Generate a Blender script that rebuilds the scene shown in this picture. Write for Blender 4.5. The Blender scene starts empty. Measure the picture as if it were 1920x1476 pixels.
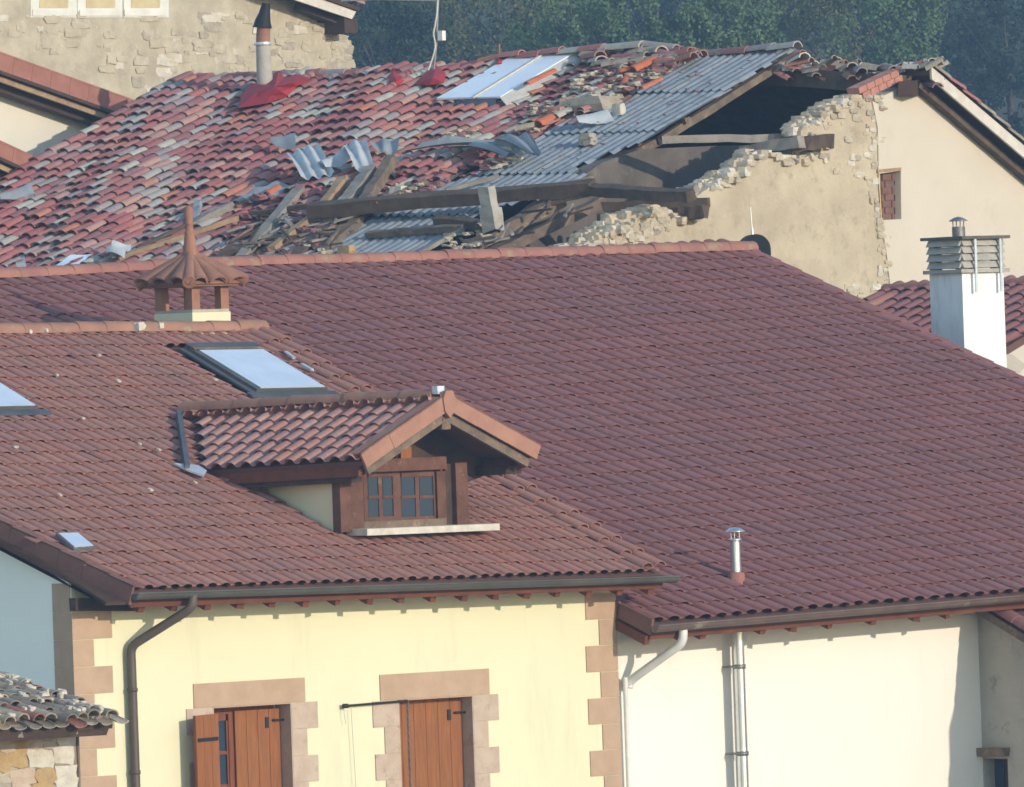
import bpy, math, random
import numpy as np
from mathutils import Vector, Matrix
from mathutils.geometry import tessellate_polygon
random.seed(11); rng = np.random.default_rng(11)
R = math.radians
sc = bpy.context.scene
col = sc.collection

# ------------------------------------------------------------------ camera
FPX, ROLL, ZC = 18150.0, R(2.0), 9.0          # focal length in photo pixels (1920 wide), camera roll, eye height
CAM = Vector((0, 0, ZC))
CR = Vector((math.cos(ROLL), 0, -math.sin(ROLL)))
CU = Vector((math.sin(ROLL), 0, math.cos(ROLL)))
cd = bpy.data.cameras.new('camera'); cam = bpy.data.objects.new('camera', cd); col.objects.link(cam)
cam.matrix_world = Matrix(((CR.x, CU.x, 0, 0), (CR.y, CU.y, -1, 0), (CR.z, CU.z, 0, ZC), (0, 0, 0, 1)))
cd.sensor_width = 36; cd.lens = 36 * FPX / 1920; cd.clip_start = 1; cd.clip_end = 4000
sc.camera = cam

# ------------------------------------------------------------------ world, sun, exposure
SUN_AZ, SUN_EL = 46.0, 15.0                    # degrees right of "behind the camera", above the horizon
SDIR = Vector((math.sin(R(SUN_AZ)) * math.cos(R(SUN_EL)), -math.cos(R(SUN_AZ)) * math.cos(R(SUN_EL)), math.sin(R(SUN_EL))))
w = bpy.data.worlds.new('World'); sc.world = w; w.use_nodes = True
nt = w.node_tree; nt.nodes.clear()
sky = nt.nodes.new('ShaderNodeTexSky'); sky.sky_type = 'NISHITA'; sky.sun_disc = False
sky.sun_elevation = R(SUN_EL); sky.sun_rotation = math.atan2(SDIR.x, SDIR.y)
sky.air_density = 1.2; sky.dust_density = 0.15; sky.ozone_density = 1.8
bg = nt.nodes.new('ShaderNodeBackground'); bg.inputs['Strength'].default_value = 0.15
wo = nt.nodes.new('ShaderNodeOutputWorld')
nt.links.new(sky.outputs[0], bg.inputs[0]); nt.links.new(bg.outputs[0], wo.inputs[0])
sd = bpy.data.lights.new('sun', 'SUN'); sd.energy = 2.0; sd.angle = R(0.6); sd.color = (1.0, 0.88, 0.72)
so = bpy.data.objects.new('sun', sd); col.objects.link(so)
so.rotation_euler = SDIR.to_track_quat('Z', 'Y').to_euler(); so.location = (60, -40, 60)
sc.view_settings.view_transform = 'Standard'; sc.view_settings.look = 'None'
sc.view_settings.exposure = 0.95; sc.view_settings.gamma = 1.0; sc.view_settings.use_curve_mapping = False
sc.render.engine = 'CYCLES'
sc.cycles.max_bounces = 5; sc.cycles.diffuse_bounces = 3; sc.cycles.glossy_bounces = 2; sc.cycles.volume_bounces = 0
sc.cycles.use_denoising = True
sc.cycles.filter_width = 1.6

# ------------------------------------------------------------------ projection helpers: a photo pixel -> a point on a real plane
def ray(px, py): return CR * ((px - 960) / FPX) + CU * ((738 - py) / FPX) + Vector((0, 1, 0))
def on(p, p0, n):
    d = ray(*p); return CAM + d * ((p0 - CAM).dot(n) / d.dot(n))
def aty(p, Y): return CAM + ray(*p) * Y
def proj(P):
    q = P - CAM; return (960 + FPX * q.dot(CR) / q.y, 738 - FPX * q.dot(CU) / q.y)
def inpoly(x, y, poly):
    c = False; j = len(poly) - 1
    for i in range(len(poly)):
        xi, yi = poly[i]; xj, yj = poly[j]
        if (yi > y) != (yj > y) and x < (xj - xi) * (y - yi) / (yj - yi) + xi: c = not c
        j = i
    return c
Z = Vector((0, 0, 1))
def U(a, b): return random.uniform(a, b)

# ------------------------------------------------------------------ materials
def nodes(name):
    m = bpy.data.materials.new(name); m.use_nodes = True
    n = m.node_tree; return m, n, n.nodes['Principled BSDF']
def ramp(n, stops, interp='LINEAR'):
    r = n.nodes.new('ShaderNodeValToRGB'); r.color_ramp.interpolation = interp
    e = r.color_ramp.elements
    e[0].position, e[0].color = stops[0][0], (*stops[0][1], 1)
    e[1].position, e[1].color = stops[-1][0], (*stops[-1][1], 1)
    for p, c in stops[1:-1]:
        x = e.new(p); x.color = (*c, 1)
    return r
def noise(n, scale, detail=6, rough=.6, vec=None, stretch=None):
    t = n.nodes.new('ShaderNodeTexNoise'); t.inputs['Scale'].default_value = scale
    t.inputs['Detail'].default_value = detail; t.inputs['Roughness'].default_value = rough
    g = n.nodes.new('ShaderNodeNewGeometry'); src = g.outputs['Position']
    if vec == 'obj':
        tc = n.nodes.new('ShaderNodeTexCoord'); src = tc.outputs['Object']
    if stretch:
        mp = n.nodes.new('ShaderNodeMapping'); mp.inputs['Scale'].default_value = stretch
        if len(stretch) > 3: pass
        n.links.new(src, mp.inputs[0]); src = mp.outputs[0]
    n.links.new(src, t.inputs['Vector'])
    return t
def mixc(n, fac, a, b, mode='MIX'):
    x = n.nodes.new('ShaderNodeMix'); x.data_type = 'RGBA'; x.blend_type = mode
    for s, v in ((0, fac), (6, a), (7, b)):
        if hasattr(v, 'links'): n.links.new(v, x.inputs[s])
        else: x.inputs[s].default_value = v if s == 0 else (*v, 1)
    return x.outputs[2]
def mat(name, c1, c2=None, scale=3, rough=.85, bump=0.3, bscale=30, metal=0, lo=.35, hi=.65, c3=None, s3=12, stretch=None, spec=.3, lo3=.56, hi3=.66, st3=None):
    m, n, b = nodes(name)
    c2 = c2 or tuple(x * .82 for x in c1)
    t = noise(n, scale, stretch=stretch); r = ramp(n, [(lo, c2), (hi, c1)])
    n.links.new(t.outputs['Fac'], r.inputs[0]); c = r.outputs[0]
    if c3:
        t3 = noise(n, s3, 8, .7, stretch=st3); r3 = ramp(n, [(lo3, (0, 0, 0)), (hi3, (1, 1, 1))])
        n.links.new(t3.outputs['Fac'], r3.inputs[0]); c = mixc(n, r3.outputs[0], c, c3)
    n.links.new(c, b.inputs['Base Color'])
    b.inputs['Roughness'].default_value = rough; b.inputs['Metallic'].default_value = metal
    b.inputs['Specular IOR Level'].default_value = spec
    if bump:
        tb = noise(n, bscale, 8, .65, stretch=stretch); bp = n.nodes.new('ShaderNodeBump')
        bp.inputs['Strength'].default_value = bump; bp.inputs['Distance'].default_value = .02
        n.links.new(tb.outputs['Fac'], bp.inputs['Height']); n.links.new(bp.outputs[0], b.inputs['Normal'])
    return m
def tile_mat(name, stops, stain, s_lo=.5, s_hi=.68, sscale=1.3, lichen=None, interp='LINEAR', moss=None):
    m, n, b = nodes(name)
    at = n.nodes.new('ShaderNodeAttribute'); at.attribute_name = 'tile_rnd'
    oi = n.nodes.new('ShaderNodeObjectInfo')
    ad = n.nodes.new('ShaderNodeMath'); ad.operation = 'ADD'; fr = n.nodes.new('ShaderNodeMath'); fr.operation = 'FRACT'
    n.links.new(at.outputs['Fac'], ad.inputs[0]); n.links.new(oi.outputs['Random'], ad.inputs[1]); n.links.new(ad.outputs[0], fr.inputs[0])
    r = ramp(n, stops, interp); n.links.new(fr.outputs[0], r.inputs[0]); c = r.outputs[0]
    t = noise(n, sscale, 5, .6); rs = ramp(n, [(s_lo, (0, 0, 0)), (s_hi, (.75, .75, .75))])
    n.links.new(t.outputs['Fac'], rs.inputs[0]); c = mixc(n, rs.outputs[0], c, stain)
    t2 = noise(n, 14, 6, .7); r2 = ramp(n, [(.3, (.84, .84, .84)), (.7, (1.08, 1.08, 1.08))])
    n.links.new(t2.outputs['Fac'], r2.inputs[0]); c = mixc(n, 1.0, c, r2.outputs[0], 'MULTIPLY')
    if lichen:
        t3 = noise(n, 9, 9, .75); r3 = ramp(n, [(.62, (0, 0, 0)), (.72, (.8, .8, .8))])
        n.links.new(t3.outputs['Fac'], r3.inputs[0]); c = mixc(n, r3.outputs[0], c, lichen)
    n.links.new(c, b.inputs['Base Color']); b.inputs['Roughness'].default_value = .85
    b.inputs['Specular IOR Level'].default_value = .25
    tb = noise(n, 60, 6, .7); bp = n.nodes.new('ShaderNodeBump'); bp.inputs['Strength'].default_value = .35; bp.inputs['Distance'].default_value = .01
    n.links.new(tb.outputs['Fac'], bp.inputs['Height']); n.links.new(bp.outputs[0], b.inputs['Normal'])
    return m
M = {}
M['yellow'] = mat('yellow_plaster', (0.688, 0.647, 0.440), (0.658, 0.616, 0.418), 1.2, .9, .15, 60, lo=.3, hi=.7, c3=(.56, .515, .37), s3=2.4, lo3=.55, hi3=.9, st3=(1.6, 1.6, .22))
M['white'] = mat('cream_plaster', (.79, .74, .655), (.765, .715, .63), .8, .9, .2, 50, c3=(.69, .64, .55), s3=2.2, lo3=.56, hi3=.9, st3=(1.4, 1.4, .2))
M['gable_shade_lift'] = mat('shade_lifted_plaster', (.86, .86, .78), (.83, .83, .75), 1.0, .9, .2, 40)  # side walls painted paler than the yellow front to brighten their shaded plaster
M['whitewash'] = mat('whitewash', (.82, .82, .81), (.74, .745, .74), 2.5, .9, .35, 30, c3=(.47, .46, .40), s3=3.2, lo3=.5, hi3=.85, st3=(1.6, 1.6, .35))
M['sand'] = mat('sandstone', (.46, .315, .215), (.40, .27, .18), 4, .9, .3, 60)
M['sand_pale'] = mat('pale_sandstone', (.50, .39, .30), (.43, .32, .24), 5, .9, .35, 50, c3=(.36, .27, .2), s3=7)
M['big_tile'] = tile_mat('red_roof_tile', [(0, (0.250, 0.103, 0.093)), (.35, (0.279, 0.116, 0.101)), (.7, (0.257, 0.112, 0.106)), (1, (0.294, 0.126, 0.112))], (0.211, 0.112, 0.107), .4, .8, .7)
M['yel_tile'] = tile_mat('weathered_roof_tile', [(0, (0.351, 0.158, 0.122)), (.4, (0.389, 0.179, 0.135)), (.75, (0.332, 0.166, 0.135)), (1, (0.408, 0.202, 0.149))], (0.285, 0.161, 0.135), .42, .75, 1.0, lichen=(0.228, 0.170, 0.135))
M['dorm_tile'] = tile_mat('dormer_roof_tile', [(0, (0.385, 0.186, 0.149)), (.5, (0.442, 0.226, 0.184)), (.8, (0.314, 0.178, 0.158)), (1, (0.471, 0.258, 0.210))], (0.243, 0.178, 0.175), .5, .7, 2)
M['old_tile'] = tile_mat('old_clay_tile', [(0, (0.349, 0.125, 0.115)), (.16, (0.301, 0.110, 0.105)), (.30, (0.257, 0.115, 0.112)), (.44, (0.407, 0.175, 0.140)), (.54, (0.446, 0.180, 0.115)), (.58, (0.417, 0.240, 0.195)), (.68, (0.330, 0.275, 0.250)), (.75, (0.349, 0.330, 0.295)), (.82, (0.417, 0.395, 0.325)), (.87, (0.281, 0.235, 0.235)), (.92, (0.349, 0.150, 0.130))], (0.281, 0.225, 0.215), .54, .74, .9, lichen=(0.378, 0.360, 0.300), interp='CONSTANT')
M['hut_tile'] = tile_mat('mossy_clay_tile', [(0, (0.345, 0.281, 0.200)), (.25, (0.414, 0.335, 0.240)), (.45, (0.345, 0.151, 0.110)), (.6, (0.299, 0.248, 0.200)), (.8, (0.460, 0.389, 0.300)), (.92, (0.253, 0.205, 0.160))], (0.184, 0.151, 0.110), .5, .62, 4, lichen=(0.529, 0.454, 0.330), interp='CONSTANT')
M['orange_tile'] = mat('orange_clay', (.52, .15, .065), (.42, .12, .06), 6, .85, .3, 40)
M['ridge'] = mat('ridge_tile_clay', (0.336, 0.152, 0.113), (0.264, 0.115, 0.092), 2.5, .85, .3, 40, c3=(0.288, 0.221, 0.130), s3=4)
M['ridge_y'] = mat('weathered_ridge_clay', (0.343, 0.180, 0.121), (0.265, 0.135, 0.095), 3, .85, .3, 40, c3=(0.296, 0.243, 0.147), s3=5)
M['verge'] = mat('verge_tile_clay', (0.368, 0.189, 0.133), (0.304, 0.153, 0.107), 4, .85, .25, 40)
M['verge_dk'] = mat('dull_verge_tile_clay', (.21, .105, .08), (.17, .085, .07), 4, .85, .3, 40)
M['deck'] = mat('roof_underlay', (0.135, 0.072, 0.060), None, 4, .95, .2, 20)
M['wood_dk'] = mat('dark_timber', (.075, .045, .032), (.05, .03, .022), 5, .8, .35, 40)
M['wood_red'] = mat('stained_timber', (.17, .058, .03), (.12, .04, .02), 6, .7, .3, 40)
M['wood_or'] = mat('orange_stained_timber', (.32, .115, .034), (.23, .08, .024), 4, .65, .4, 40, stretch=(9, 9, .7), c3=(.20, .085, .038), s3=3, lo3=.5, hi3=.75, st3=(8, 8, .5))
M['wood_br'] = mat('brown_stained_timber', (0.216, 0.064, 0.025), (0.153, 0.045, 0.018), 4, .65, .3, 40, stretch=(6, 6, .8))
M['wood_dorm'] = mat('worn_brown_timber', (0.152, 0.070, 0.046), (0.098, 0.044, 0.030), 5, .8, .4, 40, c3=(0.213, 0.144, 0.104), s3=7, lo3=.6, hi3=.7)
M['wood_old'] = mat('weathered_timber', (.21, .155, .11), (.12, .088, .065), 5, .9, .5, 30, c3=(.30, .20, .12), s3=6)
M['wood_grey'] = mat('grey_weathered_timber', (0.304, 0.270, 0.228), (0.202, 0.176, 0.146), 5, .9, .5, 30)
M['wood_tan'] = mat('tan_split_timber', (.40, .27, .155), (.27, .175, .1), 6, .9, .5, 30)
M['wood_black'] = mat('blackened_timber', (0.132, 0.092, 0.064), (0.078, 0.054, 0.039), 5, .9, .5, 30)
M['gut_grey'] = mat('grey_gutter_paint', (.095, .092, .08), (.07, .068, .058), 3, .55, .15, 30, spec=.4)
M['gut_brown'] = mat('brown_gutter_paint', (.15, .10, .08), (.11, .075, .06), 3, .5, .15, 30, c3=(.24, .21, .17), s3=2.5, spec=.4)
M['pipe_brown'] = mat('brown_pipe_paint', (.10, .075, .055), (.08, .06, .045), 3, .5, .1, 30, spec=.4)
M['pipe_white'] = mat('white_plastic', (.72, .70, .66), (.60, .58, .54), 3, .5, .05, 30, spec=.5)
M['steel'] = mat('stainless_steel', (.72, .73, .74), (.62, .63, .64), 3, .28, .05, 30, metal=.9)
M['tin'] = mat('dull_tin', (.26, .26, .26), (.16, .15, .14), 5, .5, .2, 30, metal=.6)
M['lead'] = mat('lead_flashing', (.11, .125, .145), (.08, .09, .105), 4, .6, .2, 30, metal=.3)
M['bright_flash'] = mat('bright_flashing', (.62, .66, .70), (.5, .54, .58), 4, .4, .1, 30, metal=.5)
M['sheet'] = mat('fibre_cement', (0.303, 0.332, 0.352), (0.220, 0.241, 0.262), 3.5, .9, .35, 35, c3=(0.174, 0.186, 0.197), s3=4)
M['sheet_pale'] = mat('pale_fibre_cement', (0.510, 0.535, 0.538), (0.408, 0.425, 0.428), 5, .85, .3, 35)
M['poly'] = mat('translucent_roof_sheet', (.80, .84, .88), (.74, .79, .84), 3, .35, .05, 30, spec=.5)
M['trim_white'] = mat('cream_trim', (.62, .57, .50), (.5, .45, .38), 5, .8, .2, 30)
M['bitumen'] = mat('red_waterproof_coat', (.40, .032, .038), (.33, .03, .034), 6, .75, .3, 18, c3=(.26, .04, .04), s3=6)
M['cement'] = mat('grey_cement', (.42, .39, .34), (.32, .30, .26), 6, .9, .4, 30)
M['slab'] = mat('sill_stone', (.60, .55, .47), (.46, .42, .35), 8, .85, .3, 40)
M['slate'] = mat('dark_slab', (.12, .11, .10), (.08, .075, .07), 6, .8, .3, 30)
M['terra'] = mat('chimney_clay', (0.328, 0.163, 0.105), (0.254, 0.121, 0.080), 5, .85, .3, 40)
M['plaster_old'] = mat('old_lime_render', (.51, .43, .31), (.40, .33, .235), 1.5, .95, .9, 14, c3=(.33, .27, .195), s3=4, lo3=.54, hi3=.7)
M['plaster_rough'] = mat('rough_stone_render', (0.482, 0.418, 0.312), (0.361, 0.308, 0.229), 2.4, .95, 1.0, 9, c3=(0.533, 0.493, 0.405), s3=4.5, lo3=.6, hi3=.66)
M['plaster_cream'] = mat('cream_render', (0.585, 0.517, 0.427), (0.542, 0.477, 0.388), .9, .92, .25, 30, c3=(0.499, 0.423, 0.330), s3=1.2, lo3=.58, hi3=.8)
M['plaster_left'] = mat('pale_render', (.66, .60, .50), (.60, .55, .46), 1, .92, .2, 30)
M['plaster_grey'] = mat('grey_render', (.42, .39, .34), (.33, .30, .26), 1.2, .95, .5, 20, c3=(.27, .25, .22), s3=2.5)
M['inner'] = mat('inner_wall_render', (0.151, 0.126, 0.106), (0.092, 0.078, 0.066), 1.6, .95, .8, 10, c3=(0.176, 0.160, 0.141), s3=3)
M['brick'] = mat('pale_red_brick', (.46, .21, .155), (.38, .165, .12), 9, .9, .4, 40, c3=(.5, .34, .26), s3=9)
M['brick_dull'] = mat('dull_brick', (.20, .105, .08), (.15, .085, .068), 8, .9, .4, 40)
M['stone_a'] = mat('limestone', (.50, .435, .335), (.38, .325, .25), 7, .95, .7, 22)
M['stone_b'] = mat('pale_limestone', (.60, .55, .46), (.48, .43, .35), 7, .95, .7, 22)
M['stone_c'] = mat('ochre_stone', (.44, .30, .145), (.36, .24, .12), 7, .95, .7, 22)
M['stone_d'] = mat('grey_stone', (.40, .345, .27), (.30, .26, .205), 7, .95, .7, 22)
M['iron'] = mat('black_iron', (.03, .03, .032), None, 5, .6, .1, 30, metal=.4)
M['chain'] = mat('grey_chain', (.22, .22, .2), None, 9, .5, .2, 60, metal=.5)
M['cable'] = mat('pale_cable', (.55, .53, .48), None, 5, .6, .1, 30)
M['black'] = mat('black_metal', (.012, .013, .015), None, 5, .7, .1, 30)
M['yellow_trim'] = mat('painted_reveal', (.70, .50, .22), None, 5, .9, .2, 30)
M['painted_band'] = mat('old_white_band', (.68, .66, .60), (.58, .56, .50), 3, .9, .3, 30)
M['pale_ochre'] = mat('pale_ochre_board', (.56, .46, .27), (.48, .38, .22), 4, .9, .3, 30)
M['earth'] = mat('grassy_earth', (.07, .085, .035), (.09, .075, .045), .05, .95, .3, 1)
M['bark'] = mat('bark', (.10, .08, .06), None, 3, .9, .5, 10)
def glass_mat(name, base, met, rough, dirt=False):
    m, n, b = nodes(name)
    if dirt:
        t = noise(n, 2.2, 6, .65); r = ramp(n, [(.35, tuple(x * .86 for x in base)), (.7, base)]); n.links.new(t.outputs['Fac'], r.inputs[0]); n.links.new(r.outputs[0], b.inputs['Base Color'])
    b.inputs['Base Color'].default_value = (*base, 1); b.inputs['Metallic'].default_value = met; b.inputs['Roughness'].default_value = rough
    b.inputs['Specular IOR Level'].default_value = .2 if met == 0 else 1.0
    return m
M['skyglass'] = glass_mat('sky_reflection_glass', (.86, .90, .95), .45, .14, True)  # pale blue-white base colour stands in for reflected sky
M['glass'] = glass_mat('dark_window_glass', (.03, .05, .075), .0, .08)
def leaf_mat(name, a, b2):
    m, n, b = nodes(name)
    t = noise(n, .55, 3); r = ramp(n, [(.35, a), (.65, b2)]); n.links.new(t.outputs['Fac'], r.inputs[0])
    n.links.new(r.outputs[0], b.inputs['Base Color']); b.inputs['Roughness'].default_value = .8; b.inputs['Specular IOR Level'].default_value = .2
    return m
M['leaf_a'] = leaf_mat('olive_leaves', (0.096, 0.110, 0.045), (0.164, 0.168, 0.071))
M['leaf_b'] = leaf_mat('green_leaves', (0.066, 0.110, 0.045), (0.117, 0.168, 0.067))
M['leaf_c'] = leaf_mat('dark_leaves', (.022, .036, .022), (.04, .06, .035))

# ------------------------------------------------------------------ mesh and object helpers
class MB:
    def __init__(s): s.v = []; s.f = []; s.sm = []
    def add(s, vs, fs, smooth=False):
        k = len(s.v); s.v += [tuple(p) for p in vs]; s.f += [tuple(i + k for i in f) for f in fs]; s.sm += [smooth] * len(fs); return s
    def box(s, c, ax, ay, az):                       # centre and three half-extent vectors
        p = [c + ax * i + ay * j + az * k for i in (-1, 1) for j in (-1, 1) for k in (-1, 1)]
        return s.add(p, [(0, 1, 3, 2), (4, 6, 7, 5), (0, 4, 5, 1), (2, 3, 7, 6), (0, 2, 6, 4), (1, 5, 7, 3)])
    def prism(s, poly, th):                          # planar polygon (front) extruded by vector th
        n = len(poly); back = [p + th for p in poly]
        tri = tessellate_polygon([poly])
        fs = [tuple(t) for t in tri] + [(t[2] + n, t[1] + n, t[0] + n) for t in tri]
        fs += [(i, (i + 1) % n, (i + 1) % n + n, i + n) for i in range(n)]
        return s.add(list(poly) + back, fs)
    def quad(s, a, b, c, d): return s.add([a, b, c, d], [(0, 1, 2, 3)])
    def tube(s, pts, r, seg=8, r2=None, caps=True, smooth=True):
        n = len(pts); vs = []; ref = Vector((.3, .2, 1)) if abs((pts[-1] - pts[0]).normalized().z) < .9 else Vector((1, .2, .1))
        for i, p in enumerate(pts):
            t = (pts[min(i + 1, n - 1)] - pts[max(i - 1, 0)]).normalized()
            a = t.cross(ref).normalized(); b = t.cross(a)
            rr = r if r2 is None else r + (r2 - r) * i / (n - 1)
            for k in range(seg): vs.append(p + (a * math.cos(2 * math.pi * k / seg) + b * math.sin(2 * math.pi * k / seg)) * rr)
        fs = [(i * seg + k, i * seg + (k + 1) % seg, (i + 1) * seg + (k + 1) % seg, (i + 1) * seg + k) for i in range(n - 1) for k in range(seg)]
        s.add(vs, fs, smooth)
        if caps:
            k = len(s.v); s.v += [tuple(p) for p in vs[:seg]] + [tuple(p) for p in vs[-seg:]]
            s.f += [tuple(range(k, k + seg)), tuple(range(k + seg, k + 2 * seg))]; s.sm += [False, False]
        return s
    def lathe(s, base, prof, seg=14, ax=Z):          # prof: (radius, height)
        a = Vector((1, 0, 0)) if abs(ax.x) < .9 else Vector((0, 1, 0)); a = (a - ax * a.dot(ax)).normalized(); b = ax.cross(a)
        vs = [base + ax * h + (a * math.cos(2 * math.pi * k / seg) + b * math.sin(2 * math.pi * k / seg)) * r for r, h in prof for k in range(seg)]
        fs = [(i * seg + k, i * seg + (k + 1) % seg, (i + 1) * seg + (k + 1) % seg, (i + 1) * seg + k) for i in range(len(prof) - 1) for k in range(seg)]
        return s.add(vs, fs, True)
    def beam(s, P, Q, w, h, up=Z, nseg=5, rough=.06, twist=0):      # hewn timber from P to Q, uneven section
        t = (Q - P).normalized(); side = t.cross(up).normalized(); u = side.cross(t)
        vs = []
        for i in range(nseg + 1):
            c = P.lerp(Q, i / nseg) + u * U(-rough, rough) * h * .5
            for a, b in ((-1, -1), (1, -1), (1, 1), (-1, 1)):
                vs.append(c + side * a * w / 2 * (1 + U(-rough, rough)) + u * b * h / 2 * (1 + U(-rough, rough)) + t * (U(-.5, .5) * w * (i in (0, nseg)) * .5))
        fs = [(i * 4 + k, i * 4 + (k + 1) % 4, (i + 1) * 4 + (k + 1) % 4, (i + 1) * 4 + k) for i in range(nseg) for k in range(4)]
        m = 4 * nseg
        fs += [(3, 2, 1, 0), (m, m + 1, m + 2, m + 3)]
        return s.add(vs, fs)
    def rock(s, c, ax, ay, az, j=.18):               # lumpy stone: a rounded, jittered block
        base = [(x, y, z) for x in (-1, 0, 1) for y in (-1, 0, 1) for z in (-1, 0, 1)]
        idx = {b: i for i, b in enumerate(base)}; vs = []
        for b in base:
            q = Vector(b); k = sum(abs(x) for x in b); q *= (1.0 if k <= 1 else .94 if k == 2 else .86)
            q += Vector((U(-j, j), U(-j, j), U(-j, j))); vs.append(c + ax * q.x + ay * q.y + az * q.z)
        fs = []
        for axis in range(3):
            for sgn in (-1, 1):
                o = [a for a in range(3) if a != axis]
                for i in (-1, 0):
                    for k in (-1, 0):
                        q = []
                        for di, dk in ((0, 0), (1, 0), (1, 1), (0, 1)):
                            t = [0, 0, 0]; t[axis] = sgn; t[o[0]] = i + di; t[o[1]] = k + dk; q.append(idx[tuple(t)])
                        fs.append(tuple(q if sgn > 0 else q[::-1]))
        return s.add(vs, fs, False)
    def mesh(s, name):
        me = bpy.data.meshes.new(name); me.from_pydata(s.v, [], s.f)
        me.polygons.foreach_set('use_smooth', s.sm); me.update(); return me
    def build(s, name, m, parent=None, **props):
        me = s.mesh(name); me.materials.append(M[m] if isinstance(m, str) else m)
        return link(name, me, parent, **props)
LOC = {}
def link(name, me, parent=None, mw=None, **props):
    o = bpy.data.objects.new(name, me); col.objects.link(o)
    if parent is not None:
        o.parent = parent
        if parent.type == 'EMPTY': o.matrix_parent_inverse = Matrix.Translation(-LOC[parent.name])
    if mw is not None: o.matrix_basis = mw
    for k, v in props.items(): o[k] = v
    return o
def thing(name, label, cat, loc, group=None, kind=None):
    o = bpy.data.objects.new(name, None); o.empty_display_size = .3; col.objects.link(o)
    o.location = loc; LOC[o.name] = Vector(loc)
    o['label'] = label; o['category'] = cat; o['kind'] = 'thing'
    if group: o['group'] = group
    if kind: o['kind'] = kind
    return o
def solo(mb, name, m, label, cat, group=None):
    o = mb.build(name, m); o['label'] = label; o['category'] = cat; o['kind'] = 'thing'
    if group: o['group'] = group
    return o

# ------------------------------------------------------------------ roof tiles
def roman_tile(w, l, h):                              # interlocking tile: one roll and one pan
    prof = [(w * .35 - w * .35 * math.cos(math.pi * k / 6), h * math.sin(math.pi * k / 6) ** .8) for k in range(7)] + [(w * .85, -.002), (w * 1.02, .002)]
    n = len(prof); lift, lip = .030, .011
    low = [(x, 0, z + lift) for x, z in prof]; top = [(x, l, z) for x, z in prof]; lp = [(x, .004, z + lift - lip) for x, z in prof]
    vs = low + top + low + lp
    fs = [(i, i + 1, n + i + 1, n + i) for i in range(n - 1)] + [(2 * n + i, 3 * n + i, 3 * n + i + 1, 2 * n + i + 1) for i in range(n - 1)]
    return vs, fs, [True] * (n - 1) + [False] * (n - 1)
def barrel_tile(w, l, h, w2=.82):                     # tapered half-round cover tile
    n = 8; a = [math.pi * k / (n - 1) for k in range(n)]; lift, lip = .034, .013
    low = [(-w / 2 * math.cos(t), 0, h * math.sin(t) + lift) for t in a]; top = [(-w2 * w / 2 * math.cos(t), l, h * .85 * math.sin(t)) for t in a]
    inn = [(-(w / 2 - lip) * math.cos(t), .003, (h - lip) * math.sin(t) + lift) for t in a]
    deep = [(x, l * .5, z - lift * .5) for x, y, z in inn]
    vs = low + top + low + inn + inn + deep
    q = lambda b, c: [(b * n + i, b * n + i + 1, c * n + i + 1, c * n + i) for i in range(n - 1)]
    return vs, q(0, 1) + q(3, 2) + q(5, 4), [True] * (n - 1) + [False] * (n - 1) + [True] * (n - 1)
def mesh_of(name, vs, fs, sm, m):
    me = bpy.data.meshes.new(name); me.from_pydata(vs, [], fs); me.polygons.foreach_set('use_smooth', sm); me.materials.append(m); me.update(); return me
def lay(parent, name, proto, m, places, limit=300, view=None):
    """places: 4x4 matrices. The `limit` nearest ones in view become single objects, the rest one joined part."""
    vs, fs, sm = proto; me = mesh_of(name, vs, fs, sm, m)
    def score(mw):
        p = mw.translation; x, y = proj(p)
        ok = -10 < x < 1930 and -10 < y < 1486 and (view is None or view(x, y))
        return p.y if ok else 1e6 + p.y
    order = sorted(range(len(places)), key=lambda i: score(places[i]))
    single = [i for i in order[:limit] if score(places[i]) < 1e6]
    ss = set(single); rest = [i for i in range(len(places)) if i not in ss]
    for i in single: link(name, me, parent, places[i])
    if rest:
        V = np.array(vs); F = len(fs); nv = len(vs)
        A = np.array([np.array(places[i]) for i in rest])
        W = np.einsum('nij,kj->nki', A[:, :3, :3], V) + A[:, None, :3, 3]
        faces = [tuple(i * nv + k for k in f) for i in range(len(rest)) for f in fs]
        m2 = bpy.data.meshes.new(name + '_field'); m2.from_pydata(W.reshape(-1, 3).tolist(), [], faces)
        m2.polygons.foreach_set('use_smooth', sm * len(rest)); m2.materials.append(m)
        at = m2.attributes.new('tile_rnd', 'FLOAT', 'FACE'); at.data.foreach_set('value', np.repeat(rng.random(len(rest)), F).astype(np.float32))
        m2.update(); link(name + '_field', m2, parent, kind='stuff')
def frame_at(O, ev, up, N, rot=0, tip=0, roll=0):
    m = Matrix((ev, up, N)).transposed()
    if rot or tip or roll: m = m @ (Matrix.Rotation(rot, 3, 'Z') @ Matrix.Rotation(tip, 3, 'X') @ Matrix.Rotation(roll, 3, 'Y'))
    m = m.to_4x4(); m.translation = O; return m
class Plane:                                          # a roof plane: origin on the eave, ev along it, up the slope
    def __init__(s, O, ev, up):
        s.O = O; s.ev = ev.normalized(); s.N = s.ev.cross(up).normalized(); s.up = s.N.cross(s.ev)
        if s.N.z < 0: s.N = -s.N
    def at(s, u, t, h=0): return s.O + s.ev * u + s.up * t + s.N * h
    def hit(s, p, h=0): return on(p, s.O + s.N * h, s.N)
    def uv(s, p, h=0):
        q = s.hit(p, h) - s.O; return q.dot(s.ev), q.dot(s.up)
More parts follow.
